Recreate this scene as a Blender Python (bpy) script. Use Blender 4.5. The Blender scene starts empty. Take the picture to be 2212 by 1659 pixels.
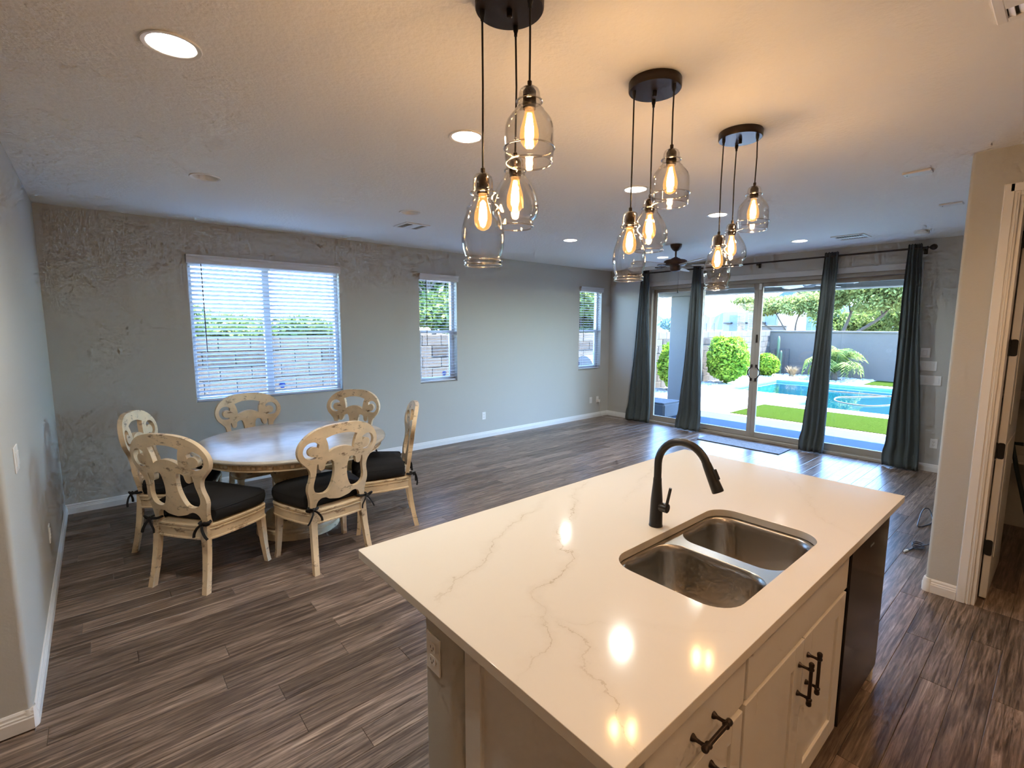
import bpy, bmesh, math, random
from mathutils import Vector, Matrix, noise
random.seed(7)
SC = bpy.context.scene
COL = SC.collection
PI = math.pi

# ------------------------------------------------------------------ camera
CAM = Vector((0.3207, -5.8563, 1.7227))
YAW, PITCH, ROLL, FPX = 0.8611, -0.1201, 0.0031, 1045.04
_f = Vector((math.cos(PITCH)*math.cos(YAW), math.cos(PITCH)*math.sin(YAW), math.sin(PITCH)))
_r0 = Vector((math.sin(YAW), -math.cos(YAW), 0)); _u0 = _r0.cross(_f)
_r = _r0*math.cos(ROLL) + _u0*math.sin(ROLL); _u = _u0*math.cos(ROLL) - _r0*math.sin(ROLL)
cam = bpy.data.objects.new('camera', bpy.data.cameras.new('camera'))
COL.objects.link(cam)
cam.data.sensor_width = 36.0; cam.data.lens = 36.0*FPX/2212.0
cam.data.clip_start = 0.02; cam.data.clip_end = 1000
cam.matrix_world = Matrix(((_r.x, _u.x, -_f.x, CAM.x), (_r.y, _u.y, -_f.y, CAM.y), (_r.z, _u.z, -_f.z, CAM.z), (0, 0, 0, 1)))
SC.camera = cam

# ------------------------------------------------------------------ sky, sun, exposure
SUN_EL, SUN_AZ = math.radians(62), math.radians(-25)
world = bpy.data.worlds.new('World'); SC.world = world; world.use_nodes = True
wn = world.node_tree.nodes; wl = world.node_tree.links
sky = wn.new('ShaderNodeTexSky'); sky.sky_type = 'NISHITA'; sky.sun_disc = False
sky.sun_elevation = SUN_EL; sky.sun_rotation = math.radians(115); sky.air_density = 1.0; sky.dust_density = 0.35; sky.ozone_density = 3.0
wn['Background'].inputs['Strength'].default_value = 3.7
wb = wn.new('ShaderNodeMix'); wb.data_type = 'RGBA'; wb.blend_type = 'MULTIPLY'; wb.inputs['Factor'].default_value = 1
wb.inputs['B'].default_value = (0.84, 1.0, 1.17, 1)      # indoor white balance: daylight reads cool
wl.new(sky.outputs[0], wb.inputs['A']); wl.new(wb.outputs['Result'], wn['Background'].inputs['Color'])
sun = bpy.data.objects.new('sun', bpy.data.lights.new('sun', 'SUN')); COL.objects.link(sun)
sun.data.energy = 52.0; sun.data.angle = math.radians(0.6); sun.data.color = (1.0, 0.97, 0.92)
_sd = Vector((math.cos(SUN_EL)*math.cos(SUN_AZ), math.cos(SUN_EL)*math.sin(SUN_AZ), math.sin(SUN_EL)))
sun.rotation_euler = (-_sd).to_track_quat('-Z', 'Y').to_euler()
BULB, CAN, CAN_ADDED = 165.0, 460.0, 280.0          # emission of the pendant filaments, recessed lamps and added unseen kitchen lamps
BULB_C, CAN_C, CAN_ADDED_C = (1.0, 0.66, 0.39), (1.0, 0.98, 0.88), (1.0, 0.60, 0.31)
vs = SC.view_settings
vs.view_transform = 'Standard'; vs.look = 'None'; vs.gamma = 1.0; vs.use_curve_mapping = False; vs.exposure = 0.42
cy = SC.cycles; cy.use_light_tree = False
cy.use_denoising = True
cy.use_adaptive_sampling = True; cy.adaptive_threshold = 0.10; cy.adaptive_min_samples = 12
cy.max_bounces = 6; cy.diffuse_bounces = 4; cy.glossy_bounces = 3; cy.transmission_bounces = 2; cy.transparent_max_bounces = 24
cy.caustics_reflective = False; cy.caustics_refractive = False; cy.sample_clamp_indirect = 6.0; cy.blur_glossy = 0.5

# ------------------------------------------------------------------ helpers
class MB:
    """collects faces for one mesh"""
    def __init__(s): s.v = []; s.f = []
    def add(s, vs_, fs):
        b = len(s.v); s.v.extend([tuple(p) for p in vs_]); s.f.extend([tuple(i+b for i in f) for f in fs]); return s
    def box(s, x0, x1, y0, y1, z0, z1):
        v = [(x, y, z) for x in (x0, x1) for y in (y0, y1) for z in (z0, z1)]
        return s.add(v, [(0, 1, 3, 2), (4, 6, 7, 5), (0, 4, 5, 1), (2, 3, 7, 6), (0, 2, 6, 4), (1, 5, 7, 3)])
    def cbox(s, x0, x1, y0, y1, z0, z1, c=0.003):
        """box with chamfered edges"""
        lo = (x0, y0, z0); hi = (x1, y1, z1); V = []; idx = {}
        for sx in (0, 1):
            for sy in (0, 1):
                for sz in (0, 1):
                    for a in range(3):
                        p = []
                        for k, sg in enumerate((sx, sy, sz)):
                            q = hi[k] if sg else lo[k]
                            if k != a: q += -c if sg else c
                            p.append(q)
                        idx[(sx, sy, sz, a)] = len(V); V.append(p)
        F = []
        for a in range(3):
            b, d = [k for k in range(3) if k != a]
            for sg in (0, 1):
                q = []
                for (i, j) in ((0, 0), (1, 0), (1, 1), (0, 1)):
                    t = [0, 0, 0]; t[a] = sg; t[b] = i; t[d] = j; q.append(idx[(*t, a)])
                F.append(q)
            for (i, j) in ((0, 0), (0, 1), (1, 0), (1, 1)):
                t0 = [0, 0, 0]; t1 = [0, 0, 0]; t0[b] = t1[b] = i; t0[d] = t1[d] = j; t1[a] = 1
                F.append([idx[(*t0, b)], idx[(*t1, b)], idx[(*t1, d)], idx[(*t0, d)]])
        for sx in (0, 1):
            for sy in (0, 1):
                for sz in (0, 1):
                    F.append([idx[(sx, sy, sz, a)] for a in range(3)])
        return s.add(V, F)
    def loft(s, rings, caps=True, closed=False):
        n = len(rings[0]); V = [p for r in rings for p in r]; F = []
        m = len(rings)
        for i in range(m if closed else m-1):
            for j in range(n):
                a = i*n + j; b = i*n + (j+1) % n; c = ((i+1) % m)*n + (j+1) % n; d = ((i+1) % m)*n + j
                F.append((a, b, c, d))
        if caps and not closed:
            F.append(tuple(range(n-1, -1, -1))); F.append(tuple((m-1)*n + k for k in range(n)))
        return s.add(V, F)
    def lathe(s, prof, cx=0, cy_=0, n=28, z=0, caps=True):
        return s.loft([[(cx + r*math.cos(2*PI*k/n), cy_ + r*math.sin(2*PI*k/n), z + h) for k in range(n)] for r, h in prof], caps)
    def tube(s, path, r, n=8, flat=1.0):
        P = [Vector(p) for p in path]; rings = []; up = None
        for i, p in enumerate(P):
            t = (P[min(i+1, len(P)-1)] - P[max(i-1, 0)])
            if t.length < 1e-9: t = Vector((0, 0, 1))
            t.normalize()
            if up is None: up = t.orthogonal().normalized()
            else:
                up = up - t*up.dot(t); up = up.normalized() if up.length > 1e-6 else t.orthogonal().normalized()
            w = t.cross(up); rr = r[i] if isinstance(r, (list, tuple)) else r
            rings.append([p + up*(rr*math.cos(2*PI*k/n)) + w*(rr*flat*math.sin(2*PI*k/n)) for k in range(n)])
        return s.loft(rings)
    def prism(s, poly, z0, z1):
        return s.loft([[(x, y, z0) for x, y in poly], [(x, y, z1) for x, y in poly]])
    def xf(s, M, start=0):
        for i in range(start, len(s.v)): s.v[i] = tuple(M @ Vector(s.v[i]))
        return s
    def mesh(s, name, mat, smooth=None):
        me = bpy.data.meshes.new(name); me.from_pydata(s.v, [], s.f); me.update()
        if mat: me.materials.append(mat)
        if smooth is not None:
            me.shade_smooth()
            me.set_sharp_from_angle(angle=math.radians(smooth))
        return me
    def build(s, name, mat, parent=None, smooth=None, local=False):
        if parent is not None and not local:
            o = parent
            off = Vector((0, 0, 0))
            while o is not None: off += o.location; o = o.parent
            s.v = [(a-off.x, b-off.y, c-off.z) for a, b, c in s.v]
        return link(name, s.mesh(name, mat, smooth), parent)

def link(name, data, parent=None):
    o = bpy.data.objects.new(name, data); COL.objects.link(o)
    if parent is not None: o.parent = parent
    return o
def tag(o, label=None, cat=None, group=None, kind=None):
    if label: o['label'] = label
    if cat: o['category'] = cat
    if group: o['group'] = group
    if kind: o['kind'] = kind
    return o
def thing(name, label, cat, loc=(0, 0, 0), rotz=0, group=None, kind=None):
    o = bpy.data.objects.new(name, None); COL.objects.link(o)
    o.empty_display_size = 0.1; o.location = loc; o.rotation_euler = (0, 0, rotz)
    return tag(o, label, cat, group, kind)
def copy_tree(o, parent=None):
    c = o.copy(); COL.objects.link(c); c.parent = parent
    for ch in list(o.children): copy_tree(ch, c)
    return c
def fill2d(outline, holes, t):
    """flat plate with holes in the XY plane, thickness t centred on z=0 -> MB"""
    cu = bpy.data.curves.new('tmp', 'CURVE'); cu.dimensions = '2D'; cu.fill_mode = 'BOTH'; cu.extrude = t/2
    for pl in [outline] + list(holes):
        sp = cu.splines.new('POLY'); sp.points.add(len(pl)-1)
        for p, (x, y) in zip(sp.points, pl): p.co = (x, y, 0, 1)
        sp.use_cyclic_u = True
    ob = bpy.data.objects.new('tmp', cu); COL.objects.link(ob)
    dg = bpy.context.evaluated_depsgraph_get(); dg.update()
    me = bpy.data.meshes.new_from_object(ob.evaluated_get(dg))
    bm = bmesh.new(); bm.from_mesh(me); bmesh.ops.remove_doubles(bm, verts=bm.verts, dist=1e-5)
    bm.verts.index_update()
    mb = MB(); mb.add([v.co[:] for v in bm.verts], [[v.index for v in f.verts] for f in bm.faces]); bm.free()
    bpy.data.objects.remove(ob); bpy.data.curves.remove(cu); bpy.data.meshes.remove(me)
    return mb
def rrect(x0, x1, y0, y1, r, n=6):
    P = []
    for (cx, cy_, a0) in ((x1-r, y1-r, 0), (x0+r, y1-r, 90), (x0+r, y0+r, 180), (x1-r, y0+r, 270)):
        for k in range(n+1):
            a = math.radians(a0 + 90*k/n); P.append((cx + r*math.cos(a), cy_ + r*math.sin(a)))
    return P
def circ(cx, cy_, r, n=32): return [(cx + r*math.cos(2*PI*k/n), cy_ + r*math.sin(2*PI*k/n)) for k in range(n)]
def catmull(pts, n=6, closed=True):
    out = []; m = len(pts)
    for i in range(m if closed else m-1):
        p = [Vector(pts[(i+k) % m]) if closed else Vector(pts[min(max(i+k, 0), m-1)]) for k in (-1, 0, 1, 2)]
        for j in range(n):
            t = j/n
            q = 0.5*((2*p[1]) + (p[2]-p[0])*t + (2*p[0]-5*p[1]+4*p[2]-p[3])*t*t + (3*p[1]-p[0]-3*p[2]+p[3])*t**3)
            out.append(tuple(q))
    if not closed: out.append(tuple(pts[-1]))
    return out
def project(p):
    d = Vector(p) - CAM; z = d.dot(_f)
    if z <= 0.05: return None
    return 1106 + FPX*d.dot(_r)/z, 829.5 - FPX*d.dot(_u)/z

# ------------------------------------------------------------------ materials
def nmat(name):
    m = bpy.data.materials.new(name); m.use_nodes = True; nt = m.node_tree
    return m, nt, nt.nodes, nt.links, nt.nodes['Principled BSDF']
def pmat(name, col, rough=0.5, metal=0.0, bump=0.0, bscale=80.0, var=0.0, vscale=3.0, coat=0.0, spec=None):
    m, nt, N, Lk, B = nmat(name)
    B.inputs['Base Color'].default_value = (*col, 1); B.inputs['Roughness'].default_value = rough; B.inputs['Metallic'].default_value = metal
    if coat: B.inputs['Coat Weight'].default_value = coat
    if spec is not None: B.inputs['Specular IOR Level'].default_value = spec
    tc = N.new('ShaderNodeTexCoord')
    if bump:
        nz = N.new('ShaderNodeTexNoise'); nz.inputs['Scale'].default_value = bscale; nz.inputs['Detail'].default_value = 3
        bp = N.new('ShaderNodeBump'); bp.inputs['Strength'].default_value = bump; bp.inputs['Distance'].default_value = 0.01
        Lk.new(tc.outputs['Object'], nz.inputs['Vector']); Lk.new(nz.outputs['Fac'], bp.inputs['Height']); Lk.new(bp.outputs['Normal'], B.inputs['Normal'])
    if var:
        nz = N.new('ShaderNodeTexNoise'); nz.inputs['Scale'].default_value = vscale; nz.inputs['Detail'].default_value = 4
        mp = N.new('ShaderNodeMapRange'); mp.inputs['To Min'].default_value = 1-var; mp.inputs['To Max'].default_value = 1+var
        mp.inputs['From Min'].default_value = 0.3; mp.inputs['From Max'].default_value = 0.7
        mx = N.new('ShaderNodeMix'); mx.data_type = 'RGBA'; mx.blend_type = 'MULTIPLY'; mx.inputs['Factor'].default_value = 1
        mx.inputs['A'].default_value = (*col, 1)
        Lk.new(tc.outputs['Object'], nz.inputs['Vector']); Lk.new(nz.outputs['Fac'], mp.inputs['Value']); Lk.new(mp.outputs[0], mx.inputs['B']); Lk.new(mx.outputs['Result'], B.inputs['Base Color'])
    return m
def ramp(N, stops):
    r = N.new('ShaderNodeValToRGB'); e = r.color_ramp.elements
    while len(e) > 1: e.remove(e[0])
    e[0].position = stops[0][0]; e[0].color = (*stops[0][1], 1)
    for p, c in stops[1:]:
        q = e.new(p); q.color = (*c, 1)
    return r
def emit(name, col, strength):
    m = bpy.data.materials.new(name); m.use_nodes = True; N = m.node_tree.nodes; N.clear()
    e = N.new('ShaderNodeEmission'); o = N.new('ShaderNodeOutputMaterial'); e.inputs[0].default_value = (*col, 1); e.inputs[1].default_value = strength
    m.node_tree.links.new(e.outputs[0], o.inputs[0]); return m
def glass(name, tint=(0.95, 0.97, 0.97), base=0.04, power=4.0, top=0.85, rough=0.0, bump=0.0):
    """thin clear glass: transparent, with a mirror share that grows towards grazing view"""
    m = bpy.data.materials.new(name); m.use_nodes = True; N = m.node_tree.nodes; Lk = m.node_tree.links; N.clear()
    o = N.new('ShaderNodeOutputMaterial'); t = N.new('ShaderNodeBsdfTransparent'); g = N.new('ShaderNodeBsdfGlossy'); mx = N.new('ShaderNodeMixShader')
    t.inputs[0].default_value = (*tint, 1); g.inputs['Roughness'].default_value = rough
    lw = N.new('ShaderNodeLayerWeight'); lw.inputs['Blend'].default_value = 0.5
    pw = N.new('ShaderNodeMath'); pw.operation = 'POWER'; pw.inputs[1].default_value = power
    ma = N.new('ShaderNodeMath'); ma.operation = 'MULTIPLY_ADD'; ma.inputs[1].default_value = top; ma.inputs[2].default_value = base
    Lk.new(lw.outputs['Facing'], pw.inputs[0]); Lk.new(pw.outputs[0], ma.inputs[0]); Lk.new(ma.outputs[0], mx.inputs[0])
    Lk.new(t.outputs[0], mx.inputs[1]); Lk.new(g.outputs[0], mx.inputs[2]); Lk.new(mx.outputs[0], o.inputs[0])
    if bump:
        nz = N.new('ShaderNodeTexNoise'); nz.inputs['Scale'].default_value = 3.0; nz.inputs['Detail'].default_value = 3
        bp = N.new('ShaderNodeBump'); bp.inputs['Strength'].default_value = bump; bp.inputs['Distance'].default_value = 0.1
        Lk.new(nz.outputs['Fac'], bp.inputs['Height']); Lk.new(bp.outputs[0], g.inputs['Normal'])
    return m

M = {}
M['wall'] = pmat('wall_paint', (0.52, 0.51, 0.475), 0.75, bump=0.06, bscale=90)
M['ceil'] = pmat('ceiling_paint', (0.92, 0.915, 0.9), 0.85, bump=0.35, bscale=45)
M['trim'] = pmat('trim_paint', (0.80, 0.79, 0.77), 0.4)
M['kitchen'] = pmat('kitchen_wall', (0.55, 0.50, 0.43), 0.7)
M['cab'] = pmat('cabinet_paint', (0.74, 0.70, 0.64), 0.38, bump=0.02, bscale=150)
M['plastic'] = pmat('white_plastic', (0.82, 0.81, 0.79), 0.35)
M['slot'] = pmat('dark_slot', (0.05, 0.05, 0.05), 0.6)
M['bronze'] = pmat('oil_rubbed_bronze', (0.045, 0.033, 0.028), 0.38, metal=0.7)
M['black'] = pmat('black_metal', (0.02, 0.02, 0.022), 0.42, metal=0.2)
M['faucet'] = pmat('matte_black_faucet', (0.022, 0.022, 0.024), 0.36)
M['cushion'] = pmat('black_cloth', (0.012, 0.012, 0.014), 0.95, bump=0.3, bscale=400)
M['curtain'] = pmat('charcoal_curtain_cloth', (0.065, 0.083, 0.09), 0.85, bump=0.2, bscale=300)
M['rod'] = pmat('curtain_rod_metal', (0.05, 0.042, 0.04), 0.45, metal=0.5)
M['slat'] = pmat('blind_slat', (0.78, 0.79, 0.80), 0.45)
_n = M['slat'].node_tree; _t = _n.nodes.new('ShaderNodeBsdfTranslucent'); _t.inputs[0].default_value = (0.62, 0.69, 0.86, 1); _x = _n.nodes.new('ShaderNodeMixShader'); _x.inputs[0].default_value = 0.14
_n.links.new(_n.nodes['Principled BSDF'].outputs[0], _x.inputs[1]); _n.links.new(_t.outputs[0], _x.inputs[2]); _n.links.new(_x.outputs[0], _n.nodes['Material Output'].inputs[0])
M['vinyl'] = pmat('window_vinyl', (0.62, 0.60, 0.57), 0.45)
M['tan'] = pmat('slider_frame', (0.36, 0.325, 0.275), 0.45)
M['glass'] = glass('pane_glass')
M['shade'] = glass('pendant_glass', (0.985, 0.98, 0.97), 0.045, 2.4, 0.8)
M['rim'] = glass('pendant_glass_rim', (0.92, 0.91, 0.88), 0.30, 1.5, 0.6)
M['bulbglass'] = glass('amber_bulb_glass', (1.0, 0.86, 0.60), 0.03, 3.0, 0.6)
_n = M['bulbglass'].node_tree; _o = _n.nodes['Material Output']; _m = _o.inputs[0].links[0].from_socket; _e = _n.nodes.new('ShaderNodeEmission'); _e.inputs[0].default_value = (1.0, 0.50, 0.14, 1); _e.inputs[1].default_value = 0.35
_a = _n.nodes.new('ShaderNodeAddShader'); _n.links.new(_m, _a.inputs[0]); _n.links.new(_e.outputs[0], _a.inputs[1]); _n.links.new(_a.outputs[0], _o.inputs[0])
M['filament'] = emit('glowing_filament', BULB_C, BULB)
M['canlens'] = emit('recessed_lamp_lens', CAN_C, CAN)
M['canlens_added'] = emit('added_kitchen_lamp_lens', CAN_ADDED_C, CAN_ADDED)  # warm glow of the lamps added out of view over the kitchen
M['can'] = pmat('white_can_trim', (0.86, 0.85, 0.83), 0.45)
M['fanwood'] = pmat('pale_fan_blade', (0.62, 0.60, 0.56), 0.4)
M['fanbody'] = pmat('brown_fan_metal', (0.07, 0.042, 0.033), 0.45, metal=0.4)
M['steeldark'] = pmat('black_stainless', (0.045, 0.042, 0.042), 0.13, metal=0.9)
M['mat'] = pmat('grey_door_mat', (0.24, 0.25, 0.27), 0.95, bump=0.6, bscale=120, var=0.25, vscale=40)
M['cable'] = pmat('black_cable', (0.02, 0.02, 0.03), 0.5)
M['sticker'] = pmat('blue_sticker', (0.01, 0.04, 0.28), 0.4)
M['dark'] = pmat('dark_pantry_item', (0.02, 0.035, 0.04), 0.5)

def wood_floor():
    m, nt, N, Lk, B = nmat('grey_brown_plank')
    oi = N.new('ShaderNodeObjectInfo'); ge = N.new('ShaderNodeNewGeometry')
    ad = N.new('ShaderNodeMath'); ad.operation = 'ADD'; Lk.new(oi.outputs['Random'], ad.inputs[0]); Lk.new(ge.outputs['Random Per Island'], ad.inputs[1])
    fr = N.new('ShaderNodeMath'); fr.operation = 'FRACT'; Lk.new(ad.outputs[0], fr.inputs[0])
    # grain: world position, shifted per plank
    cx = N.new('ShaderNodeCombineXYZ'); s1 = N.new('ShaderNodeMath'); s1.operation = 'MULTIPLY'; s1.inputs[1].default_value = 37.0
    Lk.new(fr.outputs[0], s1.inputs[0]); Lk.new(s1.outputs[0], cx.inputs[0]); Lk.new(s1.outputs[0], cx.inputs[2])
    va = N.new('ShaderNodeVectorMath'); va.operation = 'ADD'; Lk.new(ge.outputs['Position'], va.inputs[0]); Lk.new(cx.outputs[0], va.inputs[1])
    mp = N.new('ShaderNodeMapping'); mp.inputs['Scale'].default_value = (1.3, 24, 1); Lk.new(va.outputs[0], mp.inputs[0])
    n1 = N.new('ShaderNodeTexNoise'); n1.inputs['Scale'].default_value = 2.2; n1.inputs['Detail'].default_value = 8; n1.inputs['Roughness'].default_value = 0.68; n1.inputs['Distortion'].default_value = 0.9
    Lk.new(mp.outputs[0], n1.inputs['Vector'])
    mp2 = N.new('ShaderNodeMapping'); mp2.inputs['Scale'].default_value = (5, 70, 1); Lk.new(va.outputs[0], mp2.inputs[0])
    n2 = N.new('ShaderNodeTexNoise'); n2.inputs['Scale'].default_value = 1.5; n2.inputs['Detail'].default_value = 5; Lk.new(mp2.outputs[0], n2.inputs['Vector'])
    r1 = ramp(N, [(0.29, (0.036, 0.025, 0.020)), (0.44, (0.122, 0.087, 0.069)), (0.56, (0.232, 0.172, 0.137)), (0.74, (0.43, 0.33, 0.262))]); Lk.new(n1.outputs['Fac'], r1.inputs[0])
    mr = N.new('ShaderNodeMapRange'); mr.inputs['To Min'].default_value = 0.62; mr.inputs['To Max'].default_value = 1.3; Lk.new(fr.outputs[0], mr.inputs['Value'])
    mr2 = N.new('ShaderNodeMapRange'); mr2.inputs['From Min'].default_value = 0.3; mr2.inputs['From Max'].default_value = 0.7; mr2.inputs['To Min'].default_value = 0.72; mr2.inputs['To Max'].default_value = 1.25; Lk.new(n2.outputs['Fac'], mr2.inputs['Value'])
    mm = N.new('ShaderNodeMath'); mm.operation = 'MULTIPLY'; Lk.new(mr.outputs[0], mm.inputs[0]); Lk.new(mr2.outputs[0], mm.inputs[1])
    mx = N.new('ShaderNodeMix'); mx.data_type = 'RGBA'; mx.blend_type = 'MULTIPLY'; mx.inputs['Factor'].default_value = 1
    Lk.new(r1.outputs[0], mx.inputs['A']); Lk.new(mm.outputs[0], mx.inputs['B']); Lk.new(mx.outputs['Result'], B.inputs['Base Color'])
    B.inputs['Roughness'].default_value = 0.32; B.inputs['Specular IOR Level'].default_value = 0.36
    bp = N.new('ShaderNodeBump'); bp.inputs['Strength'].default_value = 0.12; bp.inputs['Distance'].default_value = 0.004
    Lk.new(n2.outputs['Fac'], bp.inputs['Height']); Lk.new(bp.outputs[0], B.inputs['Normal'])
    return m
M['plank'] = wood_floor()
def distressed(name, base, worn, thr=(0.58, 0.66), rough=0.5, dark2=0.85, bump=0.25):
    m, nt, N, Lk, B = nmat(name)
    tc = N.new('ShaderNodeTexCoord'); mp = N.new('ShaderNodeMapping'); mp.inputs['Scale'].default_value = (6, 6, 13); Lk.new(tc.outputs['Object'], mp.inputs[0])
    n1 = N.new('ShaderNodeTexNoise'); n1.inputs['Scale'].default_value = 1.7; n1.inputs['Detail'].default_value = 9; n1.inputs['Roughness'].default_value = 0.72; Lk.new(mp.outputs[0], n1.inputs['Vector'])
    r = ramp(N, [(0.0, tuple(c*dark2 for c in base)), (0.45, base), (thr[0], base), (thr[1], worn)]); Lk.new(n1.outputs['Fac'], r.inputs[0])
    n2 = N.new('ShaderNodeTexNoise'); n2.inputs['Scale'].default_value = 3.5; n2.inputs['Detail'].default_value = 5; Lk.new(tc.outputs['Object'], n2.inputs['Vector'])
    mr = N.new('ShaderNodeMapRange'); mr.inputs['From Min'].default_value = 0.35; mr.inputs['From Max'].default_value = 0.65; mr.inputs['To Min'].default_value = 0.72; mr.inputs['To Max'].default_value = 1.08; Lk.new(n2.outputs['Fac'], mr.inputs['Value'])
    mx = N.new('ShaderNodeMix'); mx.data_type = 'RGBA'; mx.blend_type = 'MULTIPLY'; mx.inputs['Factor'].default_value = 1
    Lk.new(r.outputs[0], mx.inputs['A']); Lk.new(mr.outputs[0], mx.inputs['B']); Lk.new(mx.outputs['Result'], B.inputs['Base Color'])
    B.inputs['Roughness'].default_value = rough
    bp = N.new('ShaderNodeBump'); bp.inputs['Strength'].default_value = bump; bp.inputs['Distance'].default_value = 0.003; Lk.new(n1.outputs['Fac'], bp.inputs['Height']); Lk.new(bp.outputs[0], B.inputs['Normal'])
    return m
M['cream'] = distressed('distressed_cream_paint', (0.86, 0.67, 0.43), (0.27, 0.165, 0.09), (0.565, 0.655))
M['tabletop'] = distressed('worn_white_tabletop', (0.72, 0.68, 0.60), (0.32, 0.26, 0.20), (0.66, 0.76), 0.22, 0.92, 0.03)
def quartz():
    m, nt, N, Lk, B = nmat('white_quartz_with_veins')
    ge = N.new('ShaderNodeNewGeometry'); sp = N.new('ShaderNodeSeparateXYZ'); Lk.new(ge.outputs['Position'], sp.inputs[0])
    def noise_(scale, detail, rough=0.6):
        n = N.new('ShaderNodeTexNoise'); n.inputs['Scale'].default_value = scale; n.inputs['Detail'].default_value = detail; n.inputs['Roughness'].default_value = rough
        Lk.new(ge.outputs['Position'], n.inputs['Vector']); return n.outputs['Fac']
    def op(o, a, b=None, c=None):
        q = N.new('ShaderNodeMath'); q.operation = o
        for k, v in enumerate((a, b, c)):
            if v is None: continue
            if isinstance(v, (int, float)): q.inputs[k].default_value = v
            else: Lk.new(v, q.inputs[k])
        return q.outputs[0]
    warp = op('SUBTRACT', noise_(3.2, 9, 0.66), 0.5); warp2 = op('SUBTRACT', noise_(9.0, 6, 0.6), 0.5)
    brk = N.new('ShaderNodeMapRange'); brk.inputs['From Min'].default_value = 0.38; brk.inputs['From Max'].default_value = 0.58; Lk.new(noise_(5.0, 4), brk.inputs['Value'])
    total = None
    # (x0, y0, x1, y1, strength): each vein follows its own line through the slab
    for (x0, y0, x1, y1, w) in ((2.20, -4.22, 0.98, -5.13, 1.0), (1.90, -4.26, 0.99, -4.70, 0.9), (1.26, -4.93, 1.05, -5.40, 0.8), (3.0, -4.25, 2.1, -4.56, 0.4), (3.2, -4.82, 2.5, -5.36, 0.4), (1.16, -4.90, 1.55, -5.33, 0.35)):
        dx, dy = x1 - x0, y1 - y0; ln = math.hypot(dx, dy); nx, ny = -dy/ln, dx/ln
        d = op('ADD', op('ADD', op('MULTIPLY', sp.outputs[0], nx), op('MULTIPLY', sp.outputs[1], ny)), -(nx*x0 + ny*y0))
        d = op('ADD', d, op('MULTIPLY_ADD', warp, 0.30, op('MULTIPLY', warp2, 0.05)))
        ab = op('ABSOLUTE', d)
        core = op('SUBTRACT', 1.0, op('MINIMUM', op('DIVIDE', ab, 0.0035), 1.0)); halo = op('SUBTRACT', 1.0, op('MINIMUM', op('DIVIDE', ab, 0.035), 1.0))
        t_ = op('ADD', op('MULTIPLY', sp.outputs[0], dx/ln**2), op('MULTIPLY_ADD', sp.outputs[1], dy/ln**2, -(dx*x0 + dy*y0)/ln**2))
        inside = op('SUBTRACT', 1.0, op('MINIMUM', op('MULTIPLY', op('POWER', op('ABSOLUTE', op('SUBTRACT', t_, 0.5)), 4.0), 13.0), 1.0))
        v = op('MULTIPLY', op('MULTIPLY', op('ADD', op('MULTIPLY', op('MULTIPLY', core, brk.outputs[0]), 0.62), op('MULTIPLY', halo, 0.13)), inside), w)
        total = v if total is None else op('MAXIMUM', total, v)
    mx = N.new('ShaderNodeMix'); mx.data_type = 'RGBA'; mx.inputs['A'].default_value = (0.76, 0.705, 0.62, 1); mx.inputs['B'].default_value = (0.40, 0.31, 0.19, 1)
    Lk.new(total, mx.inputs['Factor']); Lk.new(mx.outputs['Result'], B.inputs['Base Color'])
    B.inputs['Roughness'].default_value = 0.10
    return m
M['quartz'] = quartz()
def brushed():
    m, nt, N, Lk, B = nmat('brushed_stainless')
    tc = N.new('ShaderNodeTexCoord'); mp = N.new('ShaderNodeMapping'); mp.inputs['Scale'].default_value = (3, 90, 90); Lk.new(tc.outputs['Object'], mp.inputs[0])
    n1 = N.new('ShaderNodeTexNoise'); n1.inputs['Scale'].default_value = 1.5; n1.inputs['Detail'].default_value = 3; Lk.new(mp.outputs[0], n1.inputs['Vector'])
    mr = N.new('ShaderNodeMapRange'); mr.inputs['To Min'].default_value = 0.27; mr.inputs['To Max'].default_value = 0.31; Lk.new(n1.outputs['Fac'], mr.inputs['Value']); Lk.new(mr.outputs[0], B.inputs['Roughness'])
    B.inputs['Base Color'].default_value = (0.50, 0.47, 0.43, 1); B.inputs['Metallic'].default_value = 1.0
    return m
M['steel'] = brushed()
# outdoors
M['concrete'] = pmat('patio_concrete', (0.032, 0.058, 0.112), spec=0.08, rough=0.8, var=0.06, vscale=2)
M['deck'] = pmat('cream_pool_deck', (0.77, 0.75, 0.72), spec=0.08, rough=0.8, var=0.05, vscale=3)
M['turf'] = pmat('artificial_turf', (0.01848, 0.033, 0.00528), spec=0.0, rough=0.9, bump=0.8, bscale=220, var=0.25, vscale=25)
M['stucco'] = pmat('grey_stucco', (0.098, 0.082, 0.068), spec=0.08, rough=0.9, bump=0.3, bscale=60)
M['housestucco'] = pmat('house_stucco', (0.19, 0.185, 0.17), spec=0.08, rough=0.9, bump=0.4, bscale=60)
M['block'] = pmat('beige_wall_block', (0.099, 0.0858, 0.0726), spec=0.08, rough=0.9, bump=0.5, bscale=50, var=0.12, vscale=5)
M['blockdark'] = pmat('split_face_block', (0.0561, 0.04818, 0.04092), spec=0.08, rough=0.95, bump=0.8, bscale=30, var=0.2, vscale=9)
M['mortar'] = pmat('wall_mortar', (0.0561, 0.05082, 0.0462), spec=0.08, rough=0.95)
M['gravel'] = pmat('white_gravel', (0.3, 0.285, 0.27), spec=0.08, rough=0.9, var=0.2, vscale=12)
M['dirt'] = pmat('desert_ground', (0.1254, 0.1056, 0.0792), spec=0.08, rough=0.95, var=0.15, vscale=0.2)
M['field'] = pmat('green_field', (0.0594, 0.0858, 0.0231), spec=0.08, rough=0.95, var=0.2, vscale=0.2)
M['plaster'] = pmat('pool_plaster', (0.0528, 0.198, 0.198), 0.7)
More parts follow.
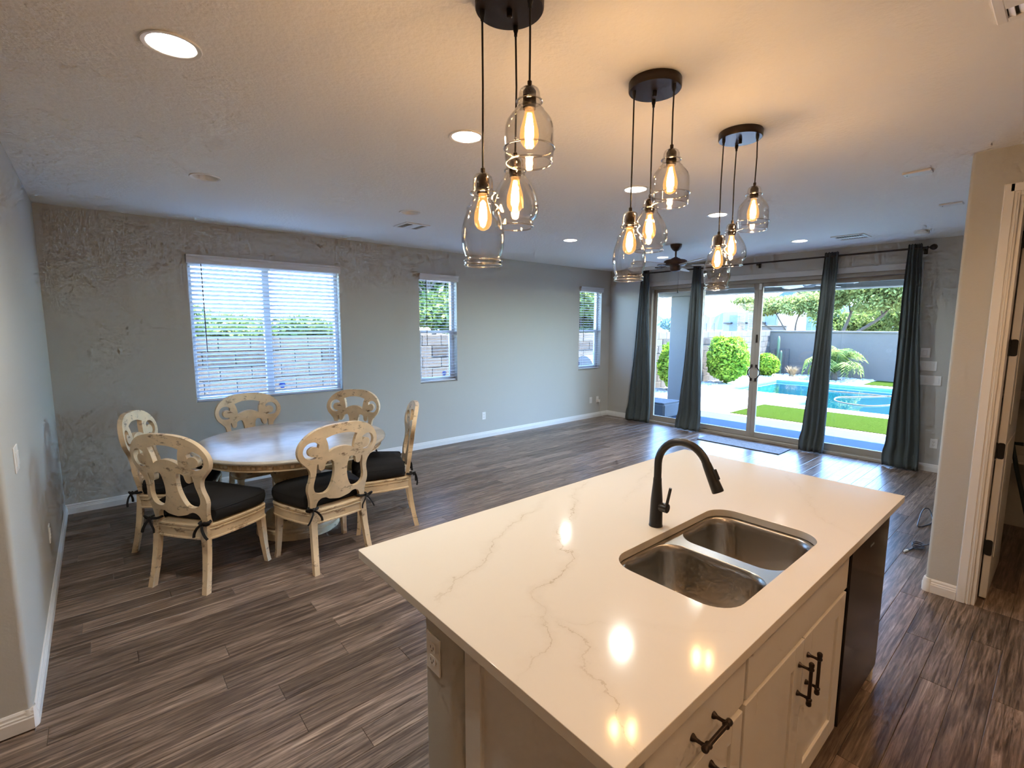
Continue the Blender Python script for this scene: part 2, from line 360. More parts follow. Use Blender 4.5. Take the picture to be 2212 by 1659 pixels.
M['tile'] = pmat('pool_waterline_tile', (0.13, 0.22, 0.26), 0.3)
M['water'] = glass('pool_water', (0.46, 0.93, 0.94), 0.03, 4.5, 0.8, 0.02, 0.12)
M['bark'] = pmat('tree_bark', (0.06, 0.043, 0.03), 0.9, bump=0.5, bscale=30)
M['ottoman'] = pmat('grey_patio_cushion', (0.055, 0.06, 0.07), 0.9, bump=0.2, bscale=200)
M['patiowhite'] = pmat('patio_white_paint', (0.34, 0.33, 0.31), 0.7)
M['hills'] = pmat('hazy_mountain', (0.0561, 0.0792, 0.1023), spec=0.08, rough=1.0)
M['neighbour'] = pmat('pale_house_wall', (0.1716, 0.1683, 0.1584), 0.9)
M['bluegrey'] = pmat('blue_grey_panel', (0.09, 0.11, 0.14), 0.8)
M['brickcol'] = pmat('tan_column', (0.24, 0.17, 0.12), 0.9)
M['grill'] = pmat('grey_grill_metal', (0.22, 0.23, 0.24), 0.35, metal=0.6)
M['strawm'] = pmat('straw', (0.2178, 0.1584, 0.0858), 0.9)
def leafmat(name, a, b):
    m, nt, N, Lk, B = nmat(name)
    ge = N.new('ShaderNodeNewGeometry'); r = ramp(N, [(0, a), (1, b)]); Lk.new(ge.outputs['Random Per Island'], r.inputs[0]); Lk.new(r.outputs[0], B.inputs['Base Color'])
    B.inputs['Roughness'].default_value = 0.6; B.inputs['Specular IOR Level'].default_value = 0.12
    tr = N.new('ShaderNodeBsdfTranslucent'); Lk.new(r.outputs[0], tr.inputs[0]); mx = N.new('ShaderNodeMixShader'); mx.inputs[0].default_value = 0.4
    Lk.new(B.outputs[0], mx.inputs[1]); Lk.new(tr.outputs[0], mx.inputs[2]); Lk.new(mx.outputs[0], N['Material Output'].inputs[0]); return m
M['leafbush'] = leafmat('shrub_leaves', (0.0666, 0.152, 0.0118), (0.222, 0.326, 0.0311))
M['leaftree'] = leafmat('palo_verde_leaves', (0.109, 0.143, 0.0442), (0.252, 0.279, 0.0918))
M['leafside'] = leafmat('side_tree_leaves', (0.0748, 0.119, 0.0286), (0.16, 0.197, 0.0612))
M['palmleaf'] = leafmat('palm_leaflets', (0.074, 0.126, 0.0222), (0.178, 0.215, 0.0666))
M['cactus'] = pmat('cactus_skin', (0.066, 0.099, 0.0429), 0.7)

# ------------------------------------------------------------------ room shell
L, H = 7.8065, 2.743
PXX, PYY = 4.349, -5.348          # corner of the pantry block
WEND = -3.08                       # near end of the left wall
KX, KY = -2.6, -7.9                # kitchen extents behind the camera
T = 0.15
WIN = [(1.07, 2.602, 0.92, 2.385), (3.69, 4.30, 0.92, 2.385), (6.94, 7.55, 0.92, 2.385)]
SL = (-4.55, -0.86, 0.0, 2.41)     # slider opening in y and z

def wall_holes(mb, axis, p0, p1, u0, u1, z0, z1, holes):
    cuts = sorted({u0, u1, *[h[0] for h in holes], *[h[1] for h in holes]})
    for a, b in zip(cuts[:-1], cuts[1:]):
        segs = [(z0, z1)]
        for h in holes:
            if h[0] <= a + 1e-6 and h[1] >= b - 1e-6:
                segs = [(z0, h[2]), (h[3], z1)]
        for (s0, s1) in segs:
            if s1 - s0 > 1e-4:
                if axis == 'y': mb.box(a, b, p0, p1, s0, s1)
                else: mb.box(p0, p1, a, b, s0, s1)
def struct(name, mb, mat, label, cat, smooth=None):
    return tag(mb.build(name, mat, smooth=smooth), label, cat, kind='structure')

# floor: slab with planks laid on it
floor = struct('floor', MB().box(KX, L + T, KY, 0.15, -0.14, -0.009), M['plank'], 'grey-brown wood plank floor of the open living area', 'floor')
def bull(x, y, r, a0, n=5):
    return [(x + r*math.cos(math.radians(a0 + 90*k/n)), y + r*math.sin(math.radians(a0 + 90*k/n))) for k in range(n+1)]
w = MB(); wall_holes(w, 'y', 0, T, -T, L + T, 0, H, WIN)
struct('wall_back', w, M['wall'], 'long grey wall with the three blind-covered windows', 'wall')
w = MB(); r_ = 0.02
w.prism([(0, 0), (-T, 0), (-T, WEND + T), (KX, WEND + T), (KX, WEND)] + bull(-r_, WEND + r_, r_, 270), 0, H)
struct('wall_left', w, M['wall'], 'light grey wall beside the dining table ending in a rounded corner', 'wall', 40)
w = MB(); wall_holes(w, 'x', L, L + T, KY, 0, 0, H, [SL])
struct('wall_right', w, M['wall'], 'grey wall holding the wide glass sliding door', 'wall')
w = MB()
PD = (-6.36, -5.572, 0.0, 2.462)   # pantry doorway
w.prism(bull(PXX + r_, PYY - r_, r_, 90) + [(PXX, PD[1]), (PXX + 0.12, PD[1]), (PXX + 0.12, PYY - 0.12), (L, PYY - 0.12), (L, PYY)], 0, H)
w.box(PXX, PXX + 0.12, PD[0], PD[1], PD[3], H); w.box(PXX, PXX + 0.12, KY, PD[0], 0, H)
struct('wall_pantry', w, M['wall'], 'beige wall corner beside the open pantry doorway', 'wall', 40)
w = MB(); w.box(6.29, 6.41, KY, PYY - 0.12, 0, H); w.box(PXX + 0.12, 6.29, -7.2, -7.08, 0, H)
struct('wall_pantry_inside', w, M['wall'], 'dim inner walls seen through the pantry doorway', 'wall')
w = MB(); w.box(KX - T, KX, KY, WEND + T, 0, H); w.box(KX, PXX, KY - T, KY, 0, H); w.box(PXX, L + T, KY - T, KY, 0, H)
struct('wall_kitchen', w, M['kitchen'], 'plain kitchen walls behind the viewpoint', 'wall')

# planks
PW, PLN = 0.125, 1.22
unit = MB().cbox(-0.5, 0.5, -PW/2 + 0.0008, PW/2 - 0.0008, -0.008, 0.0, 0.0016)
planks = []
y = 0.0; row = 0
while y > -7.2:
    yc = y - PW/2
    rngs = [(0.0, L)] if yc > WEND else ([(KX, L)] if yc > PYY else [(KX, PXX), (PXX + 0.0, 6.29)])
    off = (row*0.437 + random.uniform(-0.12, 0.12)) % 1.0
    for (xa, xb) in rngs:
        x = xa - off*PLN
        while x < xb:
            a, b = max(x, xa), min(x + PLN, xb)
            if b - a > 0.03: planks.append((a, b, yc))
            x += PLN
    y -= PW; row += 1
def pscore(p):
    best = 1e9; c = 0
    for t in (0.1, 0.5, 0.9):
        q = project((p[0] + (p[1]-p[0])*t, p[2], 0))
        if q and -60 < q[0] < 2270 and -20 < q[1] < 1720: c += 1
    # under the island nothing shows
    if 1.05 < p[0] and p[1] < 3.0 and -5.3 < p[2] < -3.6: c = 0
    d = (Vector(((p[0]+p[1])/2, p[2], 0)) - CAM).length
    return (0 if c else 1, d)
planks.sort(key=pscore)
pme = {}
for (a, b, yc) in planks[:290]:
    ln = round((b - a), 3)
    if ln not in pme:
        m_ = MB().cbox(-ln/2 + 0.0006, ln/2 - 0.0006, -PW/2 + 0.0006, PW/2 - 0.0006, -0.008, 0.0, 0.0013); pme[ln] = m_.mesh('plank', M['plank'])
    o = link('plank', pme[ln], floor); o.location = ((a+b)/2, yc, 0)
rest = MB()
for (a, b, yc) in planks[290:]:
    rest.cbox(a + 0.0006, b - 0.0006, yc - PW/2 + 0.0006, yc + PW/2 - 0.0006, -0.008, 0.0, 0.0013)
tag(rest.build('plank_field', M['plank'], floor), kind='stuff')

# ceiling with holes for the recessed lamps
CANS = [(0.616, -3.585), (1.939, -3.585), (3.492, -3.585), (4.766, -3.585), (6.838, -3.57), (0.989, -1.79), (2.582, -1.786), (4.742, -1.776), (6.86, -1.70),
        (0.7, -6.75), (2.1, -6.35), (3.35, -6.15), (-0.75, -6.1)]  # this row: unseen lamps added to warm the island end and pantry wall
cm = fill2d([(KX - T, KY - T), (L + T, KY - T), (L + T, T), (KX - T, T)], [circ(x, y_, 0.078, 28) for x, y_ in CANS], 0.02)
for i in range(len(cm.v)): cm.v[i] = (cm.v[i][0], cm.v[i][1], cm.v[i][2] + H + 0.01)
cm.box(KX - T, L + T, KY - T, T + 0.5, H + 0.16, H + 0.34)
struct('ceiling', cm, M['ceil'], 'flat textured white ceiling with recessed lamps', 'ceiling')

# baseboards
def baseboard(name, runs, label):
    prof = [(0, 0), (0.014, 0), (0.014, 0.052), (0.0115, 0.057), (0.0115, 0.064), (0.008, 0.070), (0.0075, 0.080), (0.003, 0.090), (0, 0.090)]
    mb = MB()
    for (p, q, n) in runs:
        p = Vector((*p, 0)); q = Vector((*q, 0)); n = Vector((*n, 0))
        mb.loft([[p + n*d + Vector((0, 0, z)) for d, z in prof], [q + n*d + Vector((0, 0, z)) for d, z in prof]])
    return struct(name, mb, M['trim'], label, 'baseboard')
baseboard('baseboard_back', [((0, 0), (L, 0), (0, -1))], 'white baseboard along the long window wall')
baseboard('baseboard_left', [((0, 0), (0, WEND + 0.012), (1, 0)), ((0.0, WEND), (KX, WEND), (0, -1))], 'white baseboard at the foot of the dining-side wall')
baseboard('baseboard_right', [((L, 0), (L, SL[1] + 0.06), (-1, 0)), ((L, SL[0] - 0.06), (L, PYY), (-1, 0))], 'white baseboard either side of the sliding door')
baseboard('baseboard_pantry', [((PXX, PYY - 0.012), (PXX, -5.502), (-1, 0)), ((PXX + 0.012, PYY), (L, PYY), (0, 1))], 'white baseboard wrapping the pantry wall corner')
# corner blocks of the bullnose corners
mb = MB().lathe([(0.030, 0), (0.030, 0.052), (0.0275, 0.058), (0.0275, 0.064), (0.022, 0.09)], -r_ + 0.004, WEND + r_ - 0.004, 20)
struct('trim_left_corner', mb, M['trim'], 'rounded white baseboard corner at the left wall end', 'trim', 40)
mb = MB().lathe([(0.034, 0), (0.034, 0.052), (0.0315, 0.058), (0.0315, 0.064), (0.026, 0.09)], PXX + r_ - 0.003, PYY - r_ + 0.003, 20)
struct('trim_pantry_corner', mb, M['trim'], 'rounded white baseboard corner at the pantry wall', 'trim', 40)

# ------------------------------------------------------------------ windows
def text_mesh(name, s, size, mat, parent, M4):
    cu = bpy.data.curves.new(name, 'FONT'); cu.body = s; cu.size = size; cu.align_x = 'CENTER'; cu.align_y = 'CENTER'; cu.extrude = 0.0004
    ob = bpy.data.objects.new(name, cu); COL.objects.link(ob); dg = bpy.context.evaluated_depsgraph_get(); dg.update()
    me = bpy.data.meshes.new_from_object(ob.evaluated_get(dg)); bpy.data.objects.remove(ob); me.name = name
    me.transform(M4); me.materials.clear(); me.materials.append(mat)
    return link(name, me, parent)
def window(i, x0, x1, z0, z1, hung, label, stick_x):
    t = tag(bpy.data.objects.new('window_%d' % i, None), label, 'window', kind='structure'); COL.objects.link(t); t.location = ((x0+x1)/2, 0.1, z0)
    fr = 0.04; ya, yb = 0.085, 0.145
    f = MB()
    f.cbox(x0, x1, ya, yb, z0, z0 + fr); f.cbox(x0, x1, ya, yb, z1 - fr, z1); f.cbox(x0, x0 + fr, ya, yb, z0 + fr, z1 - fr); f.cbox(x1 - fr, x1, ya, yb, z0 + fr, z1 - fr)
    f.build('window_frame', M['vinyl'], t)
    s_ = MB().cbox(x0, x1, -0.004, ya, z0 - 0.004, z0 + 0.004, 0.002); s_.build('window_sill', M['wall'], t)
    if hung:
        zm = 1.63
        MB().cbox(x0 + fr, x1 - fr, ya + 0.004, yb - 0.01, zm - 0.022, zm + 0.022).build('meeting_rail', M['vinyl'], t)
        b = MB(); b.cbox(x0 + fr, x0 + fr + 0.03, ya + 0.004, yb - 0.02, z0 + fr, zm - 0.022); b.cbox(x1 - fr - 0.03, x1 - fr, ya + 0.004, yb - 0.02, z0 + fr, zm - 0.022); b.cbox(x0 + fr + 0.03, x1 - fr - 0.03, ya + 0.004, yb - 0.02, z0 + fr, z0 + fr + 0.03)
        b.build('lower_sash', M['vinyl'], t)
        MB().box(x0 + fr + 0.03, x1 - fr - 0.03, 0.108, 0.112, z0 + fr + 0.03, zm - 0.022).build('pane', M['glass'], t)
        MB().box(x0 + fr, x1 - fr, 0.120, 0.124, zm + 0.022, z1 - fr).build('pane', M['glass'], t)
    else:
        xm = (x0 + x1)/2 - 0.03
        MB().cbox(xm - 0.035, xm + 0.035, ya + 0.004, yb - 0.005, z0 + fr, z1 - fr).build('mullion', M['vinyl'], t)
        MB().box(x0 + fr, xm - 0.035, 0.108, 0.112, z0 + fr, z1 - fr).build('pane', M['glass'], t)
        MB().box(xm + 0.035, x1 - fr, 0.120, 0.124, z0 + fr, z1 - fr).build('pane', M['glass'], t)
    # security sticker on the glass
    zs = z0 + 0.11
    st = MB(); st.prism([(stick_x + 0.036*math.cos(math.radians(22.5 + 45*k)), zs + 0.036*math.sin(math.radians(22.5 + 45*k))) for k in range(8)], 0, 0.001)
    st.v = [(a, 0.1065 - c, b) for a, b, c in st.v]
    so = st.build('sticker', M['sticker'], t)
    R4 = Matrix.Translation((stick_x - t.location.x, 0.1045 - t.location.y, zs - t.location.z)) @ Matrix.Rotation(PI/2, 4, 'X')
    lo = text_mesh('sticker_lettering', 'ADT', 0.026, M['plastic'], so, R4)
    return t
window(1, *WIN[0], False, 'wide two-pane window behind blinds over the dining table', 1.93)
window(2, *WIN[1], True, 'narrow window in the middle of the long wall', 4.14)
window(3, *WIN[2], True, 'narrow window next to the far room corner', 7.05)

def blind(x0, x1, tilt, label, wand_x):
    z1, z0 = 2.385, 0.925
    t = thing('window_blind', label, 'blind', ((x0+x1)/2, 0.0, z1), group='white horizontal blinds on the long wall')
    v = MB()   # valance with crown profile, sits just proud of the wall
    prof = [(0.0, 0), (-0.030, 0), (-0.032, 0.012), (-0.036, 0.030), (-0.036, 0.055), (-0.044, 0.066), (-0.048, 0.082), (0.0, 0.082)]
    xa, xb = x0 - 0.012, x1 + 0.012
    v.loft([[(xa, a - 0.004, 2.335 + b) for a, b in prof], [(xb, a - 0.004, 2.335 + b) for a, b in prof]])
    v.build('valance', M['slat'], t)
    n = 32; pitch = (2.325 - 0.985)/(n - 1); wd = 0.05
    me = MB()
    ang = math.radians(tilt); ca, sa = math.cos(ang), math.sin(ang); pts = []
    hl = (x1 - x0)/2 - 0.008
    for k in range(5):   # gently crowned section
        s_ = -wd/2 + wd*k/4; c_ = 0.0022*(1 - (2*k/4 - 1)**2)
        pts.append((s_, c_))
    sec = [(s_, c_ + 0.0013) for s_, c_ in pts] + [(s_, c_ - 0.0013) for s_, c_ in pts[::-1]]
    sec = [(s_*ca + c_*sa, -s_*sa + c_*ca) for s_, c_ in sec]   # room edge (-y) goes up with tilt
    me.loft([[(-hl, a, b) for a, b in sec], [(hl, a, b) for a, b in sec]])
    smesh = me.mesh('slat', M['slat'])
    for k in range(n):
        o = link('slat', smesh, t); o.location = (0, 0.042, 0.985 + k*pitch - z1)
    MB().cbox(x0 + 0.008, x1 - 0.008, 0.017, 0.067, 0.932, 0.950).build('bottom_rail', M['slat'], t)
    nl = 3 if x1 - x0 > 1 else 2
    for k in range(nl):
        xx = x0 + 0.12 + (x1 - x0 - 0.24)*k/(nl - 1)
        MB().tube([(xx, 0.014, 0.94), (xx, 0.014, 2.34)], 0.0011, 5).tube([(xx, 0.07, 0.94), (xx, 0.07, 2.34)], 0.0011, 5).build('ladder_cord', M['slat'], t)
    MB().tube([(wand_x, -0.002, 2.34), (wand_x + 0.004, -0.004, 1.44)], 0.004, 6).build('wand', M['fanbody'], t)
    return t
blind(WIN[0][0] + 0.004, WIN[0][1] - 0.004, 27, 'widest white blind with tilted slats above the dining table', 1.19)
blind(WIN[1][0] + 0.004, WIN[1][1] - 0.004, 3, 'narrow white blind with flat open slats in the middle of the wall', 3.80)
blind(WIN[2][0] + 0.004, WIN[2][1] - 0.004, 3, 'narrow white blind with flat open slats near the far corner', 7.05)

# ------------------------------------------------------------------ sliding door
def slider():
    y0, y1, z0, z1 = SL
    t = tag(bpy.data.objects.new('door_1', None), 'four-panel tan framed sliding glass door to the pool patio', 'door', kind='structure'); COL.objects.link(t); t.location = (L + 0.07, (y0+y1)/2, 0)
    xa, xb = L + 0.015, L + 0.14
    f = MB(); f.cbox(xa, xb, y0, y0 + 0.045, 0, z1); f.cbox(xa, xb, y1 - 0.045, y1, 0, z1); f.cbox(xa, xb, y0 + 0.045, y1 - 0.045, z1 - 0.05, z1); f.build('door_frame', M['tan'], t)
    s_ = MB(); s_.cbox(xa - 0.03, xb, y0 + 0.045, y1 - 0.045, 0.0, 0.035); s_.cbox(xa + 0.03, xa + 0.036, y0 + 0.045, y1 - 0.045, 0.035, 0.045, 0.001); s_.build('sill_track', M['tan'], t)
    ym = (y0 + y1)/2; ia, ib = y0 + 0.045, y1 - 0.045; w_ = (ib - ia)/4
    st = 0.062
    for k in range(4):
        a = ia + k*w_ - (0.03 if k in (1, 3) else 0); b = ia + (k+1)*w_ + (0.03 if k in (0, 2) else 0)
        if k == 1: b = ym
        if k == 2: a = ym
        px = L + 0.045 if k in (1, 2) else L + 0.090
        zb, zt = 0.036, z1 - 0.05
        p = MB(); p.cbox(px, px + 0.036, a, a + st, zb, zt); p.cbox(px, px + 0.036, b - st, b, zb, zt); p.cbox(px, px + 0.036, a + st, b - st, zb, zb + 0.085); p.cbox(px, px + 0.036, a + st, b - st, zt - 0.06, zt)
        po = p.build('door_panel', M['tan'], t)
        MB().box(px + 0.016, px + 0.020, a + st, b - st, zb + 0.085, zt - 0.06).build('pane', M['glass'], po)
        if k in (1, 2):
            yh = ym + (-0.034 if k == 1 else 0.034)
            h = MB(); sg = -1 if k == 1 else 1
            h.tube([(px - 0.004 - 0.0*j, yh + sg*0.055*math.sin(PI*j/10), 0.93 + 0.19*j/10) for j in range(11)], 0.008, 8)
            h.cbox(px - 0.012, px, yh - 0.014, yh + 0.014, 0.90, 0.945); h.cbox(px - 0.012, px, yh - 0.014, yh + 0.014, 1.105, 1.15)
            h.build('pull_handle', M['bronze'], po)
    MB().cbox(L + 0.030, L + 0.045, ym - 0.045, ym - 0.010, 2.26, 2.35).build('door_sensor', M['plastic'], t)
    MB().cbox(L + 0.033, L + 0.045, ym - 0.03, ym - 0.005, 1.48, 1.60).build('door_latch', M['bronze'], t)
    return t
slider()
tr = MB(); y0, y1 = SL[0], SL[1]; zt = SL[3]
tr.cbox(L - 0.016, L + 0.002, y0 - 0.05, y0, 0, zt + 0.075); tr.cbox(L - 0.016, L + 0.002, y1, y1 + 0.05, 0, zt + 0.075); tr.cbox(L - 0.016, L + 0.002, y0, y1, zt, zt + 0.075)
struct('trim_1', tr, pmat('slider_trim_paint', (0.62, 0.60, 0.57), 0.5), 'pale casing around the glass sliding door', 'trim')

# ------------------------------------------------------------------ curtains and rod
ROD_X, ROD_Z = L - 0.10, 2.635
t = thing('curtain_rod', 'long dark bronze curtain rod above the sliding door', 'curtain rod', (ROD_X, -2.7, ROD_Z))
MB().tube([(ROD_X, -0.55, ROD_Z), (ROD_X, -4.62, ROD_Z)], 0.0115, 12).build('rod', M['rod'], t, 40)
for sg, ye in ((1, -0.55), (-1, -4.62)):
    f = MB(); prof = [(0.012, 0), (0.017, 0.005), (0.017, 0.012), (0.010, 0.016), (0.010, 0.026), (0.020, 0.034), (0.032, 0.052), (0.034, 0.068), (0.026, 0.086), (0.010, 0.096)]
    f.lathe(prof, n=16); f.xf(Matrix.Translation((ROD_X, ye, ROD_Z)) @ Matrix.Rotation(-sg*PI/2, 4, 'X')); f.build('finial', M['rod'], t, 50)
for ye in (-0.63, -2.72, -4.60):
    b = MB(); b.cbox(ROD_X - 0.012, ROD_X + 0.012, ye - 0.009, ye + 0.009, ROD_Z - 0.035, ROD_Z - 0.010); b.cbox(ROD_X - 0.004, L, ye - 0.006, ye + 0.006, ROD_Z - 0.030, ROD_Z - 0.016); b.cbox(L - 0.008, L, ye - 0.018, ye + 0.018, ROD_Z - 0.065, ROD_Z + 0.02)
    b.build('bracket', M['rod'], t)
def curtain(yt, yb, label, seed, pleats=5, kick=0.0):
    """yt / yb: (left, right) y at the rod and at the floor"""
    rnd = random.Random(seed)
    t = thing('curtain', label, 'curtain', (ROD_X, sum(yb)/2, 0), group='charcoal curtains at the sliding door')
    mb = MB(); nz, ny = 44, 60; ph = [rnd.uniform(-0.5, 0.5) for _ in range(pleats*2)]
    V = []
    for i in range(nz + 1):
        s_ = i/nz; z = 2.685 - s_*(2.685 - 0.012)
        e = s_**1.15; bulge = 0.0 if s_ < 0.9 else (s_ - 0.9)/0.1
        a = yt[0] + (yb[0] - yt[0])*e; b = yt[1] + (yb[1] - yt[1])*e
        a += 0.02*math.sin(PI*min(1, bulge)); amp = 0.011 + 0.008*s_
        for j in range(ny + 1):
            q = j/ny; u = q + 0.02*math.sin(6*PI*q + ph[0]*3 + 1.3*s_)
            x = ROD_X - 0.004 + amp*math.sin(2*PI*pleats*u + ph[1]) + 0.010*math.sin(2*PI*(pleats*0.5)*u + ph[2] + 2.2*s_) - 0.06*bulge*bulge*kick
            y_ = a + (b - a)*q + 0.006*math.sin(9*s_ + ph[3] + 5*q)
            zz = z + (0.006*math.sin(2*PI*pleats*u*2) if i == 0 else 0) + (0.0 if i < nz else 0.01*abs(math.sin(7*q)))
            V.append((min(x, L - 0.03), y_, zz))
    F = [(i*(ny+1)+j, i*(ny+1)+j+1, (i+1)*(ny+1)+j+1, (i+1)*(ny+1)+j) for i in range(nz) for j in range(ny)]
    mb.add(V, F); o = mb.build('cloth_panel', M['curtain'], t, 60)
    md = o.modifiers.new('thickness', 'SOLIDIFY'); md.thickness = 0.003
    return t
curtain((-0.75, -0.90), (-0.52, -1.03), 'charcoal curtain at the far end nearest the room corner', 1, 4, 0.6)
curtain((-1.72, -1.85), (-1.54, -1.98), 'charcoal curtain second from the room corner, over the first panel joint', 2, 4, 0.8)
curtain((-3.585, -3.735), (-3.45, -3.75), 'charcoal curtain third from the room corner, beside the door mat', 3, 4, 0.6)
curtain((-4.45, -4.575), (-4.41, -4.76), 'charcoal curtain at the near end beside the light switches', 4, 4, 0.9)

# door mat
t = thing('door_mat', 'grey textured door mat on the floor inside the sliding door', 'mat', (7.42, -2.78, 0))
MB().cbox(7.22, 7.62, -3.36, -2.20, 0.0, 0.010, 0.003).build('mat_body', M['mat'], t)
b = MB(); b.cbox(7.21, 7.225, -3.37, -2.19, 0, 0.012); b.cbox(7.615, 7.63, -3.37, -2.19, 0, 0.012); b.cbox(7.225, 7.615, -3.37, -3.355, 0, 0.012); b.cbox(7.225, 7.615, -2.205, -2.19, 0, 0.012); b.build('binding', M['slot'], t)

# ------------------------------------------------------------------ switch plates and outlets
def on_wall(name, label, cat, pos, normal, wid, hgt, kind, n=1, group=None):
    """plate lying on a wall; local x across, y out of the wall"""
    rz = math.atan2(normal[1], normal[0]) - PI/2
    t = thing(name, label, cat, pos, rz, group)
    MB().cbox(-wid/2, wid/2, 0.0, 0.006, -hgt/2, hgt/2, 0.002).build('plate', M['plastic'], t, local=True)
    if kind == 'outlet':
        for s_ in (-1, 1):
            rc = MB(); rc.prism(rrect(-0.017, 0.017, -0.0145, 0.0145, 0.010, 4), 0, 0.0025); rc.v = [(a, 0.006 + c, b + s_*0.0195) for a, b, c in rc.v]; ro = rc.build('receptacle', M['plastic'], t, local=True)
            sl = MB(); sl.box(-0.0085, -0.006, 0.0084, 0.0088, s_*0.0195 - 0.003, s_*0.0195 + 0.006); sl.box(0.006, 0.0085, 0.0084, 0.0088, s_*0.0195 - 0.003, s_*0.0195 + 0.006); sl.box(-0.002, 0.002, 0.0084, 0.0088, s_*0.0195 - 0.0105, s_*0.0195 - 0.0065)
            sl.build('slot', M['slot'], ro, local=True)
    elif kind == 'rocker':
        for k in range(n):
            cx = (k - (n-1)/2)*0.046
            MB().cbox(cx - 0.0165, cx + 0.0165, 0.006, 0.0095, -0.033, 0.033, 0.001).build('rocker', M['plastic'], t, local=True)
    elif kind == 'blank':
        MB().cbox(-0.02, 0.02, 0.006, 0.014, -0.03, 0.03, 0.003).build('cover', M['plastic'], t, local=True)
    return t
on_wall('light_switch', 'white double light switch on the wall left of the dining chairs', 'switch', (0, -2.72, 1.107), (1, 0), 0.115, 0.12, 'rocker', 2)
on_wall('wall_outlet', 'white outlet low on the wall left of the dining chairs', 'outlet', (0, -1.644, 0.381), (1, 0), 0.07, 0.115, 'outlet')
on_wall('wall_outlet', 'white outlet low on the long wall below the middle window', 'outlet', (4.779, 0, 0.342), (0, -1), 0.07, 0.115, 'outlet')
on_wall('wall_outlet', 'white cable plate low on the long wall under the corner window', 'outlet', (7.30, 0, 0.335), (0, -1), 0.07, 0.115, 'blank')
on_wall('wall_outlet', 'white outlet with plugged-in cord by the far room corner', 'outlet', (7.49, 0, 0.335), (0, -1), 0.07, 0.115, 'outlet')
on_wall('light_switch', 'single white switch plate, topmost of three right of the curtains', 'switch', (L, -4.69, 1.417), (-1, 0), 0.09, 0.115, 'blank')
on_wall('light_switch', 'three-gang white switch plate right of the curtains', 'switch', (L, -4.725, 1.262), (-1, 0), 0.165, 0.115, 'rocker', 3)
on_wall('light_switch', 'four-gang white switch plate, lowest of three right of the curtains', 'switch', (L, -4.755, 1.092), (-1, 0), 0.212, 0.115, 'rocker', 4)
on_wall('wall_outlet', 'white outlet low on the wall between curtain and pantry corner', 'outlet', (L, -4.855, 0.344), (-1, 0), 0.07, 0.115, 'outlet')
on_wall('wall_outlet', 'white outlet on the end of the kitchen island', 'outlet', (1.02, -4.690, 0.750), (-1, 0), 0.074, 0.118, 'outlet')
t = thing('power_cord', 'white plug and thin cord running from the corner outlet to the curtain', 'cord', (7.49, -0.03, 0))
MB().cbox(7.475, 7.52, -0.055, -0.0092, 0.285, 0.335, 0.004).build('plug', M['plastic'], t)
MB().tube(catmull([(7.50, -0.05, 0.29), (7.515, -0.055, 0.20), (7.54, -0.04, 0.10), (7.56, -0.06, 0.02), (7.57, -0.12, 0.004), (7.60, -0.30, 0.004), (7.64, -0.50, 0.004)], 6, False), 0.003, 6).build('cord', M['plastic'], t, 60)

# ------------------------------------------------------------------ ceiling things
can_labels = ['large recessed ceiling lamp nearest the viewer, upper left', 'recessed ceiling lamp beside the nearest pendant cluster', 'recessed ceiling lamp seen behind the middle pendant cluster', 'recessed ceiling lamp seen behind the farthest pendant cluster', 'recessed ceiling lamp before the sliding door next to the square vent',
    'unlit recessed ceiling lamp above the dining table', 'unlit recessed ceiling lamp beside the square vent', 'recessed ceiling lamp between the middle window and the ceiling fan', 'recessed ceiling lamp just past the ceiling fan',
    'unseen fill lamp added over the kitchen behind the viewpoint', 'unseen fill lamp added over the kitchen aisle', 'unseen fill lamp added over the kitchen near the pantry', 'unseen fill lamp added over the kitchen beside the left wall end']
ring = MB().loft([[(r*math.cos(2*PI*k/32), r*math.sin(2*PI*k/32), z) for k in range(32)] for r, z in ((0.078, 0.004), (0.096, 0.0), (0.097, -0.003), (0.094, -0.006), (0.080, -0.004), (0.076, 0.0))], False, True).mesh('trim_ring', M['can'], 40)
cone = MB().loft([[(r*math.cos(2*PI*k/32), r*math.sin(2*PI*k/32), z) for k in range(32)] for r, z in ((0.0765, 0.0), (0.074, 0.008), (0.059, 0.046), (0.080, 0.046), (0.080, 0.0))], False, True).mesh('baffle', M['can'], 40)
lens = MB().lathe([(0.060, 0.043), (0.060, 0.045)], n=14).mesh('lens', M['canlens']); lens_off = MB().lathe([(0.060, 0.043), (0.060, 0.045)], n=24).mesh('lens', M['can']); lens_added = MB().lathe([(0.060, 0.043), (0.060, 0.045)], n=14).mesh('lens', M['canlens_added'])
for i, (x, y_) in enumerate(CANS):
    t = thing('recessed_light', can_labels[i], 'ceiling light', (x, y_, H), group='recessed ceiling lamps')
    link('trim_ring', ring, t); link('baffle', cone, t); link('lens', lens_off if i in (5, 6) else (lens if i < 9 else lens_added), t)
